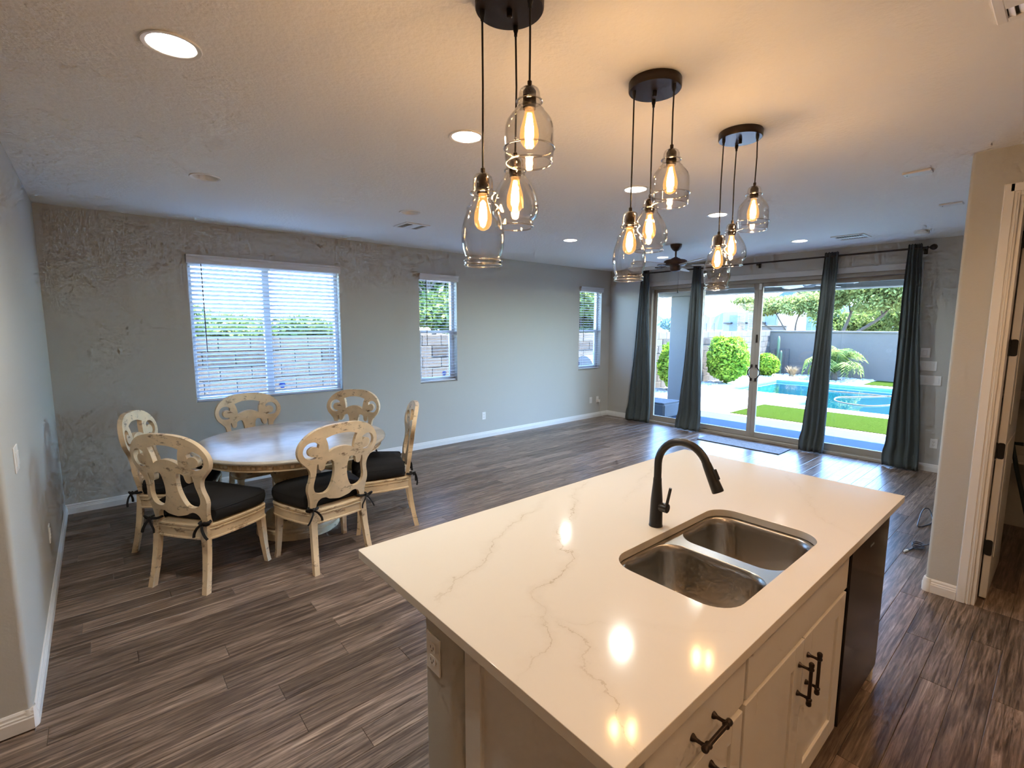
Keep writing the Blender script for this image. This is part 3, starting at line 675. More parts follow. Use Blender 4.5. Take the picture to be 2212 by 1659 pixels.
def vent(x0, x1, y0, y1, label):
    t = thing('ceiling_vent', label, 'vent', ((x0+x1)/2, (y0+y1)/2, H), group='square ceiling vents')
    f = MB(); b = 0.028; za, zb = H - 0.010, H
    f.cbox(x0, x1, y0, y0 + b, za, zb); f.cbox(x0, x1, y1 - b, y1, za, zb); f.cbox(x0, x0 + b, y0 + b, y1 - b, za, zb); f.cbox(x1 - b, x1, y0 + b, y1 - b, za, zb); f.build('frame', M['can'], t)
    MB().box(x0 + b, x1 - b, y0 + b, y1 - b, H - 0.0015, H - 0.0005).build('backing', M['slot'], t)
    n = 11; w_ = (y1 - y0 - 2*b)/n
    lm = MB(); hl = (x1 - x0)/2 - b
    lm.loft([[(-hl, a, c) for a, c in ((-0.008, -0.009), (-0.0065, -0.0095), (0.009, -0.002), (0.0075, -0.0015))], [(hl, a, c) for a, c in ((-0.008, -0.009), (-0.0065, -0.0095), (0.009, -0.002), (0.0075, -0.0015))]])
    me = lm.mesh('louver', M['can'])
    for k in range(n):
        o = link('louver', me, t); o.location = (0, (y0 + b + w_*(k + 0.5)) - t.location.y, 0)
    MB().cbox((x0+x1)/2 - 0.045, (x0+x1)/2 + 0.045, y0 + b, y1 - b, za - 0.001, za + 0.004, 0.001).build('divider', M['can'], t)
vent(2.75, 3.03, -1.41, -1.13, 'square white ceiling vent above the long wall')
vent(6.80, 7.13, -4.22, -3.90, 'square white ceiling vent in front of the sliding door')
vent(2.42, 2.715, -5.90, -5.58, 'square ceiling vent cut off in the upper right corner')
t = thing('smoke_detector', 'round white smoke detector on the ceiling near the curtain rod end', 'smoke detector', (7.10, -4.667, H))
MB().lathe([(0.068, 0), (0.068, -0.012), (0.060, -0.014), (0.060, -0.018), (0.066, -0.020), (0.062, -0.038), (0.045, -0.046), (0, -0.047)], 7.10, -4.667, 28, H).build('body', M['plastic'], t, 40)
MB().lathe([(0.010, -0.0465), (0.010, -0.050), (0, -0.050)], 7.10, -4.667, 12, H).build('test_button', M['can'], t)
for x, y_, lb in ((4.545, -5.062, 'slim white rectangular plate on the ceiling, nearer of two by the pantry'), (5.815, -5.067, 'slim white rectangular plate on the ceiling, farther of two by the pantry')):
    t = thing('ceiling_plate', lb, 'ceiling plate', (x, y_, H))
    MB().cbox(x - 0.045, x + 0.045, y_ - 0.075, y_ + 0.075, H - 0.014, H, 0.004).build('plate', M['plastic'], t)
    MB().lathe([(0.004, -0.014), (0.004, -0.0155), (0, -0.0155)], x, y_ + 0.055, 10, H).build('screw', M['slot'], t)

# ceiling fan
FX, FY = 5.957, -2.457
fan = thing('ceiling_fan', 'brown ceiling fan with five pale blades and a pull chain', 'fan', (FX, FY, H))
MB().lathe([(0.070, 0), (0.072, -0.006), (0.068, -0.030), (0.050, -0.060), (0.028, -0.080), (0.018, -0.084)], FX, FY, 28, H).build('canopy', M['fanbody'], fan, 40)
MB().lathe([(0.011, -0.08), (0.011, -0.17)], FX, FY, 14, H).build('downrod', M['fanbody'], fan, 40)
MB().lathe([(0.018, -0.155), (0.030, -0.165), (0.050, -0.172), (0.060, -0.182), (0.118, -0.192), (0.138, -0.205), (0.142, -0.225), (0.140, -0.248), (0.120, -0.262), (0.07, -0.270)], FX, FY, 32, H).build('motor_housing', M['fanbody'], fan, 40)
MB().lathe([(0.066, -0.268), (0.066, -0.300), (0.060, -0.325), (0.040, -0.336), (0, -0.337)], FX, FY, 24, H).build('switch_housing', M['fanbody'], fan, 40)
for k in range(5):
    a = math.radians(20 + 72*k); Mx = Matrix.Rotation(a, 4, 'Z')
    out = [(0.20, -0.050), (0.26, -0.058), (0.45, -0.068), (0.60, -0.072), (0.655, -0.062), (0.675, -0.035), (0.68, 0.0), (0.675, 0.035), (0.655, 0.062), (0.60, 0.072), (0.45, 0.068), (0.26, 0.058), (0.20, 0.050)]
    bl = MB().prism(out, -0.004, 0.004); bl.xf(Matrix.Translation((0, 0, -0.262)) @ Mx @ Matrix.Rotation(math.radians(11), 4, 'X')); bo = bl.build('blade', M['fanwood'], fan, local=True)
    ir = MB(); ir.cbox(0.12, 0.27, -0.016, 0.016, -0.010, -0.004); ir.prism([(0.20, -0.036), (0.27, -0.03), (0.29, 0), (0.27, 0.03), (0.20, 0.036), (0.185, 0)], -0.009, -0.0045)
    ir.xf(Matrix.Translation((0, 0, -0.262)) @ Mx @ Matrix.Rotation(math.radians(11), 4, 'X')); ir.build('blade_iron', M['fanbody'], bo, local=True)
MB().tube([(FX + 0.03, FY - 0.03, H - 0.33), (FX + 0.03, FY - 0.03, H - 0.565)], 0.0012, 5).lathe([(0.003, 0.0), (0.007, -0.006), (0.007, -0.035), (0.003, -0.040)], FX + 0.03, FY - 0.03, 10, H - 0.563).build('pull_chain', M['black'], fan)

# ------------------------------------------------------------------ pendant clusters over the island
PROF = {
 'A': [(0.010, 2.214), (0.024, 2.211), (0.0305, 2.203), (0.033, 2.190), (0.0335, 2.168), (0.0345, 2.161), (0.0395, 2.157), (0.0405, 2.152), (0.0385, 2.147), (0.0335, 2.142), (0.033, 2.136), (0.037, 2.126), (0.047, 2.116), (0.0525, 2.109), (0.0545, 2.103), (0.053, 2.097), (0.0565, 2.086), (0.0635, 2.066), (0.069, 2.042), (0.0715, 2.018), (0.071, 1.998), (0.067, 1.974), (0.060, 1.953), (0.0575, 1.946), (0.060, 1.941), (0.0625, 1.935), (0.0615, 1.929), (0.061, 1.922)],
 'B': [(0.010, 2.290), (0.022, 2.288), (0.028, 2.281), (0.030, 2.268), (0.0305, 2.256), (0.0355, 2.252), (0.0365, 2.248), (0.034, 2.243), (0.034, 2.236), (0.040, 2.224), (0.054, 2.204), (0.067, 2.182), (0.077, 2.158), (0.082, 2.133), (0.0805, 2.110), (0.0735, 2.093), (0.0645, 2.084), (0.0625, 2.081), (0.064, 2.078), (0.064, 2.062)],
 'C': [(0.010, 2.452), (0.020, 2.450), (0.028, 2.444), (0.032, 2.435), (0.033, 2.423), (0.034, 2.418), (0.0385, 2.414), (0.0395, 2.409), (0.036, 2.403), (0.035, 2.397), (0.039, 2.390), (0.046, 2.384), (0.047, 2.380), (0.058, 2.368), (0.069, 2.353), (0.0745, 2.337), (0.076, 2.318), (0.076, 2.281), (0.0785, 2.277), (0.079, 2.271), (0.077, 2.266), (0.0755, 2.240), (0.072, 2.229)],
}
RIMS = {'A': (7, 25, 27), 'B': (6, 19), 'C': (7, 19, 22)}
def shell(prof, th=0.0022, n=40):
    inner = [(max(r - th, 0.004), z) for r, z in prof]
    pr = prof + inner[::-1]
    return [[(r*math.cos(2*PI*k/n), r*math.sin(2*PI*k/n), z) for k in range(n)] for r, z in pr]
def pendant(cx, cy_, label):
    t = thing('pendant_light', label, 'pendant light', (cx, cy_, H), group='three-shade glass pendant clusters over the island')
    MB().lathe([(0, 0), (0.106, 0), (0.108, -0.003), (0.108, -0.034), (0.105, -0.038), (0, -0.038)], cx, cy_, 48, H).build('canopy', M['bronze'], t, 40)
    MB().lathe([(0.009, -0.038), (0.009, -0.058), (0.006, -0.061), (0, -0.061)], cx, cy_, 14, H).build('knob', M['bronze'], t, 40)
    for key, th in (('A', 138), ('B', 36), ('C', -84)):
        a = math.radians(th); px, py = cx + 0.086*math.cos(a), cy_ + 0.086*math.sin(a); pr = PROF[key]; zt = pr[0][1]
        MB().lathe([(0.0085, -0.037), (0.0085, -0.050), (0.0055, -0.060), (0.0055, -0.068)], px, py, 12, H).build('strain_relief', M['black'], t, 40)
        jx, jy = random.uniform(-0.004, 0.004), random.uniform(-0.004, 0.004)
        MB().tube([(px, py, H - 0.06), (px + jx, py + jy, (H + zt)/2), (px, py, zt + 0.012)], 0.0033, 8).build('cord', M['black'], t, 60)
        sk = MB().lathe([(0.005, zt + 0.018), (0.007, zt + 0.016), (0.007, zt + 0.001), (0.012, zt - 0.001), (0.018, zt - 0.010), (0.0205, zt - 0.014), (0.0205, zt - 0.042), (0.0215, zt - 0.043), (0.0215, zt - 0.050), (0.0195, zt - 0.056), (0.0195, zt - 0.064), (0.0, zt - 0.064)], px, py, 20)
        sk.build('socket', M['bronze'], t, 40)
        g = MB().loft(shell(pr), False, False); g.v = [(x + px, y_ + py, z) for x, y_, z in g.v]; go = g.build('glass_shade', M['shade'], t, 50)
        for zi in RIMS[key]:
            rr, zz = pr[zi]; MB().loft([[(px + (rr + 0.0026*math.cos(2*PI*j/8))*math.cos(2*PI*k/36), py + (rr + 0.0026*math.cos(2*PI*j/8))*math.sin(2*PI*k/36), zz + 0.0026*math.sin(2*PI*j/8)) for j in range(8)] for k in range(36)], False, True).build('glass_bead', M['rim'], go, 60)
        zb = zt - 0.062
        bp = [(0.0135, zb), (0.0145, zb - 0.014), (0.020, zb - 0.034), (0.0275, zb - 0.060), (0.030, zb - 0.080), (0.0275, zb - 0.098), (0.019, zb - 0.111), (0.008, zb - 0.117), (0.0, zb - 0.118)]
        bo = MB().lathe(bp, px, py, 24).build('bulb', M['bulbglass'], t, 60)
        MB().lathe([(0.003, zb - 0.022), (0.0095, zb - 0.030), (0.0140, zb - 0.055), (0.0150, zb - 0.082), (0.009, zb - 0.096), (0.002, zb - 0.098)], px, py, 6).build('filament', M['filament'], bo, 60)
    return t
pendant(1.385, -4.600, 'glass pendant cluster whose canopy is cut by the top edge')
pendant(2.187, -4.600, 'glass pendant cluster in the middle of the three over the island')
pendant(2.993, -4.594, 'glass pendant cluster farthest away, closest to the sliding door')

# ------------------------------------------------------------------ kitchen island
IX0, IX1, IY0, IY1, CZ = 0.986, 3.226, -5.386, -4.225, 0.914
SKX0, SKX1, SKY0, SKY1 = 1.615, 2.400, -5.290, -4.863
ct = fill2d(rrect(IX0, IX1, IY0, IY1, 0.008, 3), [rrect(SKX0, SKX1, SKY0, SKY1, 0.095, 8), circ(2.002, -4.803, 0.016, 16)], 0.030)
ct.v = [(a, b, c + CZ - 0.015) for a, b, c in ct.v]
top = tag(ct.build('island_countertop', M['quartz'], smooth=30), 'white quartz island countertop with fine golden veins and sink cutout', 'countertop')
bv = top.modifiers.new('edge', 'BEVEL'); bv.width = 0.003; bv.segments = 2; bv.limit_method = 'ANGLE'; bv.angle_limit = math.radians(50)
UC = CZ - 0.030
# knee wall behind the cabinets
kw = MB().prism(bull(3.17 - r_, -4.63 - r_, r_, 0) + bull(1.02 + r_, -4.63 - r_, r_, 90) + bull(1.02 + 0.05, -4.815 + 0.05, 0.05, 180) + [(3.17, -4.815)], 0, UC)
struct('wall_island', kw, M['wall'], 'low painted knee wall carrying the island countertop', 'wall', 40)
baseboard('baseboard_island', [((1.02, -4.65), (1.02, -4.78), (-1, 0)), ((1.04, -4.63), (3.15, -4.63), (0, 1))], 'white baseboard around the island knee wall')

def handle(mb_name, parent, c, vert, ln=0.128):
    """bar pull on a face looking towards -y; c = centre on the face"""
    h = MB(); bar_y = -0.036; half = ln/2; po = 0.050
    post = [(0.0095, 0.0), (0.0090, 0.003), (0.0050, 0.010), (0.0042, 0.020), (0.0050, 0.028), (0.0070, 0.034)]
    for s_ in (-1, 1):
        b0 = len(h.v); h.lathe(post, n=12); h.xf(Matrix.Translation((s_*po, 0, 0)) @ Matrix.Rotation(PI/2, 4, 'X'), b0)
    pr = [(0.0, -half), (0.006, -half), (0.0085, -half + 0.003), (0.0085, -half + 0.010), (0.0075, -half + 0.013), (0.0075, -half + 0.018), (0.0090, -half + 0.020), (0.0090, -half + 0.024), (0.0056, -half + 0.027), (0.0056, half - 0.027), (0.0090, half - 0.024), (0.0090, half - 0.020), (0.0075, half - 0.018), (0.0075, half - 0.013), (0.0085, half - 0.010), (0.0085, half - 0.003), (0.006, half), (0.0, half)]
    b0 = len(h.v); h.lathe(pr, n=12); h.xf(Matrix.Translation((0, bar_y, 0)) @ Matrix.Rotation(PI/2, 4, 'Y'), b0)
    if vert: h.xf(Matrix.Rotation(PI/2, 4, 'Y'))
    h.xf(Matrix.Translation(c)); return h.build('handle', M['bronze'], parent, 40)
FY_ = -5.340        # cabinet face-frame plane
DF = -5.360         # door faces
def slab(x0, x1, z0, z1): return MB().cbox(x0, x1, DF, FY_, z0, z1, 0.002)
def shaker(x0, x1, z0, z1, st=0.060):
    m = MB(); m.cbox(x0, x0 + st, DF, FY_, z0, z1, 0.0015); m.cbox(x1 - st, x1, DF, FY_, z0, z1, 0.0015); m.cbox(x0 + st, x1 - st, DF, FY_, z0, z0 + st, 0.0015); m.cbox(x0 + st, x1 - st, DF, FY_, z1 - st, z1, 0.0015)
    m.box(x0 + st - 0.002, x1 - st + 0.002, DF + 0.009, FY_, z0 + st - 0.002, z1 - st + 0.002); return m
def carcass(x0, x1, mid=None):
    m = MB(); yb = -4.818
    m.box(x0, x0 + 0.018, FY_, yb, 0.10, UC); m.box(x1 - 0.018, x1, FY_, yb, 0.10, UC); m.box(x0 + 0.018, x1 - 0.018, FY_ + 0.02, yb, 0.10, 0.118); m.box(x0 + 0.018, x1 - 0.018, yb - 0.010, yb, 0.118, UC)
    m.box(x0 + 0.018, x1 - 0.018, FY_, FY_ + 0.02, UC - 0.045, UC); m.box(x0 + 0.018, x1 - 0.018, FY_, FY_ + 0.02, 0.10, 0.118); m.box(x0 + 0.018, x0 + 0.064, FY_, FY_ + 0.02, 0.118, UC - 0.045); m.box(x1 - 0.04, x1 - 0.018, FY_, FY_ + 0.02, 0.118, UC - 0.045); m.box(x0 + 0.064, x1 - 0.04, FY_, FY_ + 0.02, 0.682, 0.712)
    m.box(x0, x1, FY_ + 0.07, FY_ + 0.085, 0.0, 0.10)   # toe kick
    return m
t = thing('drawer_cabinet', 'cream drawer cabinet at the near end of the island', 'cabinet', (1.32, -5.08, 0))
carcass(1.055, 1.580).build('body', M['cab'], t)
e = MB(); e.box(1.043, 1.055, -5.340, -4.905, 0.10, UC); e.cbox(1.030, 1.055, -4.905, -4.868, 0.0, UC, 0.003); e.cbox(1.036, 1.055, -4.868, -4.822, 0.0, UC, 0.003); e.cbox(1.036, 1.055, -5.342, -5.300, 0.10, UC, 0.001); e.build('end_panel', M['cab'], t)
for (za, zb, kind) in ((0.712, 0.846, 's'), (0.412, 0.690, 'p'), (0.118, 0.398, 'p')):
    d = (slab(1.110, 1.574, za, zb) if kind == 's' else shaker(1.110, 1.574, za, zb)).build('drawer_front', M['cab'], t)
    handle('handle', d, (1.350, DF, 0.778 if kind == 's' else zb - 0.045), False)
t = thing('sink_cabinet', 'cream two-door cabinet below the sink', 'cabinet', (2.03, -5.08, 0))
carcass(1.580, 2.476).build('body', M['cab'], t)
slab(1.590, 2.470, 0.712, 0.846).build('false_front', M['cab'], t)
for (xa, xb, hx) in ((1.590, 2.0275, 1.992), (2.0315, 2.470, 2.068)):
    d = shaker(xa, xb, 0.112, 0.697, 0.074).build('door', M['cab'], t); handle('handle', d, (hx, DF, 0.572), True, 0.150)
t = thing('dishwasher', 'black glossy dishwasher built into the far end of the island', 'dishwasher', (2.77, -5.08, 0))
MB().box(2.482, 3.060, FY_ + 0.03, -4.83, 0.09, UC - 0.006).build('body', M['slot'], t)
MB().cbox(2.484, 3.058, DF - 0.006, FY_ + 0.03, 0.105, 0.868, 0.004).build('door', M['steeldark'], t)
MB().cbox(2.484, 3.058, DF + 0.012, FY_ + 0.03, 0.868, UC - 0.004, 0.002).build('control_strip', M['slot'], t)
MB().box(2.484, 3.058, FY_ + 0.06, FY_ + 0.07, 0.0, 0.105).build('toe_plate', M['slot'], t)
MB().cbox(2.745, 2.80, DF - 0.0075, DF - 0.006, 0.795, 0.803, 0.0004).build('badge', M['grill'], t)
t = thing('island_end_panel', 'narrow cream panel closing the far end of the island', 'panel', (3.075, -5.08, 0))
e = MB(); e.cbox(3.066, 3.090, -5.352, -4.818, 0.0, UC, 0.002); e.build('side_board', M['cab'], t)
MB().cbox(3.090, 3.098, -5.352, -5.300, 0.0, 0.09, 0.002).build('foot_block', M['cab'], t)

# sink
t = thing('kitchen_sink', 'undermount double-bowl stainless steel sink in the island', 'sink', (2.0, -5.08, UC))
bowls = [(1.632, 1.976), (2.026, 2.384)]; by0, by1 = -5.276, -4.876
deck = fill2d(rrect(SKX0 - 0.012, SKX1 + 0.012, SKY0 - 0.012, SKY1 + 0.012, 0.10, 8), [rrect(a, b, by0, by1, 0.085, 8) for a, b in bowls], 0.002)
deck.v = [(a, b, c + UC - 0.002) for a, b, c in deck.v]; deck.build('rim', M['steel'], t)
for a, b in bowls:
    rings = []
    for (ins, z, rr) in ((0.0, UC - 0.001, 0.085), (0.004, UC - 0.005, 0.083), (0.008, UC - 0.03, 0.082), (0.016, UC - 0.16, 0.080), (0.028, UC - 0.190, 0.075), (0.050, UC - 0.203, 0.07), (0.12, UC - 0.207, 0.04)):
        rings.append([(x, y_, z) for x, y_ in rrect(a + ins, b - ins, by0 + ins, by1 - ins, rr, 8)])
    m = MB().loft(rings, False); n = len(rings[0]); base = len(m.v) - n; m.f.append(tuple(base + k for k in range(n)))
    bo = m.build('bowl', M['steel'], t, 45)
    cx, cy_ = (a+b)/2, -5.06
    MB().lathe([(0.045, 0.001), (0.043, 0.004), (0.036, 0.003), (0.030, -0.002), (0, -0.002)], cx, cy_, 24, UC - 0.2065).build('drain', M['grill'], bo, 40)
# faucet
t = thing('kitchen_faucet', 'matte black gooseneck pull-down faucet behind the sink', 'faucet', (2.002, -4.803, CZ))
fx, fy = 2.002, -4.803
MB().lathe([(0, 0.0), (0.0275, 0.0), (0.0275, 0.004), (0.0262, 0.008), (0.0250, 0.060), (0.0235, 0.110), (0.0200, 0.150), (0.0175, 0.178), (0.0165, 0.20), (0.0, 0.20)], fx, fy, 28, CZ).build('body', M['faucet'], t, 40)
R_ = 0.104; arc = [(fx, fy, CZ + 0.19), (fx, fy, CZ + 0.225), (fx, fy, CZ + 0.262)]
for k in range(1, 17):
    a = PI - (PI + math.radians(-22))*k/16
    arc.append((fx + 0.004*k/16, fy - R_ - R_*math.cos(a) if True else 0, CZ + 0.262 + R_*math.sin(a)))
MB().tube(arc, 0.0150, 16).build('spout', M['faucet'], t, 60)
e0 = Vector(arc[-1]); d0 = (Vector(arc[-1]) - Vector(arc[-2])).normalized()
MB().tube([e0 - d0*0.004, e0 + d0*0.006, e0 + d0*0.03, e0 + d0*0.085, e0 + d0*0.105, e0 + d0*0.108], [0.0155, 0.0165, 0.0178, 0.0205, 0.0215, 0.019], 20).build('spray_head', M['faucet'], t, 50)
sd = d0.cross(Vector((1, 0, 0))).normalized(); sd = -sd if sd.y > 0 else sd
q0 = e0 + d0*0.045 + sd*0.019
bt = MB().cbox(-0.008, 0.008, -0.004, 0.006, -0.020, 0.020, 0.002); bt.xf(Matrix.Translation(q0) @ Matrix(((1, 0, 0), (0, sd.y, d0.y), (0, sd.z, d0.z))).to_4x4()); bt.build('spray_button', M['faucet'], t)
MB().tube([(fx, fy - 0.018, CZ + 0.085), (fx + 0.001, fy - 0.050, CZ + 0.085)], [0.0185, 0.0185], 20).build('lever_hub', M['faucet'], t, 50)
MB().tube([(fx, fy - 0.045, CZ + 0.092), (fx, fy - 0.050, CZ + 0.120), (fx, fy - 0.060, CZ + 0.172)], [0.0065, 0.0060, 0.0058], 12).build('lever', M['faucet'], t, 50)

# ------------------------------------------------------------------ pantry door
tr = MB()
for (ya, yb) in ((PD[1], -5.502), (-6.43, PD[0])):
    near = ya if ya == PD[1] else yb
    sg = 1 if ya == PD[1] else -1
    tr.cbox(PXX - 0.012, PXX, min(near, near + sg*0.07), max(near, near + sg*0.07), 0, 2.534, 0.002)
    tr.cbox(PXX - 0.018, PXX - 0.012, min(near + sg*0.025, near + sg*0.066), max(near + sg*0.025, near + sg*0.066), 0, 2.530, 0.002)
    tr.cbox(PXX - 0.016, PXX - 0.012, min(near + sg*0.010, near + sg*0.018), max(near + sg*0.010, near + sg*0.018), 0, 2.475, 0.001)
tr.cbox(PXX - 0.012, PXX, PD[0], PD[1], PD[3], 2.534, 0.002); tr.cbox(PXX - 0.018, PXX - 0.012, -6.40, -5.53, 2.487, 2.530, 0.002)
struct('trim_2', tr, M['trim'], 'white moulded casing around the pantry doorway', 'trim')
d2 = tag(bpy.data.objects.new('door_2', None), 'white pantry door swung open with black hinges', 'door', kind='structure'); COL.objects.link(d2); d2.location = (4.49, -5.61, 0)
jb = MB(); jb.cbox(PXX - 0.002, PXX + 0.122, -5.590, -5.572, 0, 2.462, 0.001); jb.cbox(PXX - 0.002, PXX + 0.122, -6.36, -6.342, 0, 2.462, 0.001); jb.cbox(PXX - 0.002, PXX + 0.122, -6.342, -5.590, 2.444, 2.462, 0.001); jb.build('jamb', M['trim'], d2)
lf = MB(); lf.cbox(4.487, 5.235, -5.630, -5.595, 0.012, 2.438, 0.002)
for (za, zb) in ((0.25, 1.0), (1.12, 2.28)):
    lf.cbox(4.60, 5.12, -5.634, -5.630, za, zb, 0.003)
lf.build('leaf', M['trim'], d2)
for hz in (0.345, 0.968, 1.60, 2.23):
    h = MB(); h.prism(rrect(-5.6295, -5.5955, -0.05, 0.05, 0.012, 4), 0, 0.003); h.v = [(4.487 - c, a, b + hz) for a, b, c in h.v]
    h.tube([(4.478, -5.592, hz - 0.05), (4.478, -5.592, hz + 0.05)], 0.006, 10); h.build('hinge', M['black'], d2)
t = thing('pantry_shelf', 'white pantry shelf boards on the dim back wall', 'shelf', (6.2, -6.3, 0.62))
for z in (0.62, 1.17, 1.6):
    MB().cbox(5.98, 6.29, -7.08, -5.47, z - 0.01, z + 0.01, 0.002).build('shelf_board', M['trim'], t)
    MB().cbox(6.27, 6.29, -7.08, -5.47, z - 0.06, z - 0.01, 0.002).build('cleat', M['trim'], t)
t = thing('leaning_pole', 'dark pole with a clamp knob leaning inside the pantry', 'pole', (5.6, -5.75, 0))
MB().tube([(5.60, -5.585, 0.94), (5.60, -5.64, 0.66), (5.60, -5.80, 0.0)], [0.012, 0.014, 0.015], 10).build('pole', M['dark'], t, 60)
k_ = MB().tube([(5.59, -5.605, 0.842), (5.575, -5.665, 0.845)], [0.011, 0.014], 10); k_.build('clamp_knob', M['dark'], t, 50)
MB().tube([(5.62, -5.60, 0.88), (5.66, -5.60, 0.45), (5.70, -5.60, 0.0)], 0.008, 8).build('strut', M['dark'], t, 50)

# cable on the floor by the pantry corner
t = thing('coiled_cable', 'loose black cable coiled on the floor by the pantry corner', 'cable', (5.15, -5.18, 0))
pth = [(4.95, -5.145, 0.006), (5.02, -5.165, 0.006)]
for k in range(26):
    a = 2*PI*k/11; pth.append((5.10 + 0.055*math.cos(a + 2.5), -5.19 + 0.035*math.sin(a + 2.5), 0.006 + 0.0012*k))
pth += [(5.22, -5.25, 0.02), (5.42, -5.26, 0.006), (5.62, -5.21, 0.006), (5.85, -5.17, 0.006), (6.05, -5.11, 0.05), (5.95, -5.08, 0.06), (5.72, -5.09, 0.02), (5.60, -5.11, 0.008), (5.75, -5.16, 0.006), (6.05, -5.20, 0.006), (6.5, -5.26, 0.006)]
MB().tube(catmull(pth, 4, False), 0.0045, 7).build('wire', M['cable'], t, 60)
MB().tube([(4.965, -5.15, 0.008), (4.925, -5.138, 0.008)], 0.008, 8).build('plug', M['plastic'], t, 50)

# ------------------------------------------------------------------ dining table
TX, TY, TZ, TR = 1.545, -1.600, 0.772, 0.745
tb = thing('dining_table', 'round distressed white pedestal dining table with dentil edge', 'table', (TX, TY, 0))
tb.rotation_euler = (0, 0, 0)
MB().lathe([(0, 0.0), (TR - 0.022, 0.0), (TR - 0.010, -0.002), (TR - 0.003, -0.008), (TR, -0.016), (TR - 0.002, -0.024), (TR - 0.010, -0.031), (TR - 0.020, -0.034), (0, -0.034)], TX, TY, 96, TZ).build('top', M['tabletop'], tb, 30)
MB().loft([[(TX + r*math.cos(2*PI*k/96), TY + r*math.sin(2*PI*k/96), TZ + z) for k in range(96)] for r, z in ((TR - 0.045, -0.034), (TR - 0.034, -0.036), (TR - 0.034, -0.044), (TR - 0.050, -0.046), (TR - 0.050, -0.074), (TR - 0.040, -0.077), (TR - 0.038, -0.086), (TR - 0.046, -0.092), (TR - 0.075, -0.092), (TR - 0.075, -0.034))], False, True).build('apron', M['cream'], tb, 35)
dm = MB().cbox(-0.004, 0.010, -0.013, 0.013, -0.012, 0.012, 0.002).mesh('dentil', M['cream'])
for k in range(120):
    a = 2*PI*k/120; o = link('dentil', dm, tb); o.location = ((TR - 0.052)*math.cos(a), (TR - 0.052)*math.sin(a), TZ - 0.060); o.rotation_euler = (0, 0, a)
MB().lathe([(0, 0.690), (0.30, 0.690), (0.30, 0.670), (0.225, 0.660), (0.215, 0.645), (0.212, 0.58), (0.205, 0.50), (0.182, 0.42), (0.150, 0.36), (0.128, 0.31), (0.122, 0.27), (0.140, 0.255), (0.140, 0.235), (0.125, 0.225), (0.145, 0.17), (0, 0.17)], TX, TY, 48).build('pedestal', M['cream'], tb, 40)
MB().lathe([(0, 0.19), (0.150, 0.19), (0.20, 0.165), (0.255, 0.135), (0.285, 0.105), (0.290, 0.085), (0.310, 0.080), (0.318, 0.066), (0.310, 0.052), (0.325, 0.046), (0.330, 0.0), (0, 0)], TX, TY, 56).build('base', M['cream'], tb, 40)

# ------------------------------------------------------------------ dining chairs
def chair_back_mesh():
    half = catmull([(0.0, 1.050), (0.10, 1.046), (0.185, 1.024), (0.250, 0.982), (0.290, 0.925), (0.300, 0.872), (0.285, 0.822), (0.252, 0.782), (0.224, 0.748), (0.213, 0.710), (0.216, 0.668), (0.226, 0.628), (0.228, 0.588), (0.217, 0.540), (0.210, 0.490), (0.212, 0.440)], 4, False)
    inner = catmull([(0.168, 0.440), (0.166, 0.480), (0.152, 0.508), (0.128, 0.522), (0.100, 0.520), (0.078, 0.506), (0.055, 0.500), (0.028, 0.494), (0.0, 0.490)], 4, False)
    rt = half + inner
    out = rt + [(-u, v) for u, v in rt[::-1]][1:-1]
    holes = []
    h1 = [(0.0, 0.980), (0.06, 0.975), (0.118, 0.957), (0.106, 0.925), (0.098, 0.885), (0.096, 0.852), (0.07, 0.868), (0.035, 0.880), (0.0, 0.884)]
    hr = catmull(h1[:3], 4, False) + catmull(h1[2:6], 3, False)[1:] + catmull(h1[5:], 3, False)[1:]
    holes.append(hr + [(-u, v) for u, v in hr[::-1]][1:-1])
    c = (0.208, 0.880); cre = []
    for k in range(19):
        a = math.radians(140 - 268*k/18); cre.append((c[0] + 0.060*math.cos(a), c[1] + 0.062*math.sin(a)))
    c2 = (0.196, 0.872)
    for k in range(15):
        a = math.radians(-70 + 215*k/14); cre.append((c2[0] + 0.036*math.cos(a), c2[1] + 0.036*math.sin(a)))
    h3 = catmull([(0.068, 0.792), (0.092, 0.792), (0.112, 0.780), (0.116, 0.758), (0.124, 0.736), (0.141, 0.728), (0.156, 0.738), (0.161, 0.762), (0.164, 0.778), (0.171, 0.776), (0.174, 0.745), (0.176, 0.705), (0.184, 0.665), (0.190, 0.620), (0.180, 0.580), (0.150, 0.559), (0.115, 0.556), (0.085, 0.572), (0.064, 0.612), (0.050, 0.668), (0.048, 0.722), (0.056, 0.768)], 3)
    for s_ in (1, -1):
        for h in (cre, h3): holes.append([(s_*u, v) for u, v in h])
    mb = fill2d(out, holes, 0.032)
    bm = bmesh.new(); vv = [bm.verts.new(p) for p in mb.v]
    for f in mb.f:
        try: bm.faces.new([vv[i] for i in f])
        except ValueError: pass
    for _ in range(3):      # short edges so that the board can follow its curve
        bmesh.ops.triangulate(bm, faces=bm.faces[:]); le = [e for e in bm.edges if e.calc_length() > 0.045]
        if not le: break
        bmesh.ops.subdivide_edges(bm, edges=le, cuts=1, use_grid_fill=False)
    bm.verts.index_update(); mb = MB(); mb.add([v.co[:] for v in bm.verts], [[v.index for v in f.verts] for f in bm.faces]); bm.free()
    mb.v = [(0.052 - (v - 0.44)*0.165 + 0.36*u*u + w_, u, v) for u, v, w_ in mb.v]
    return mb
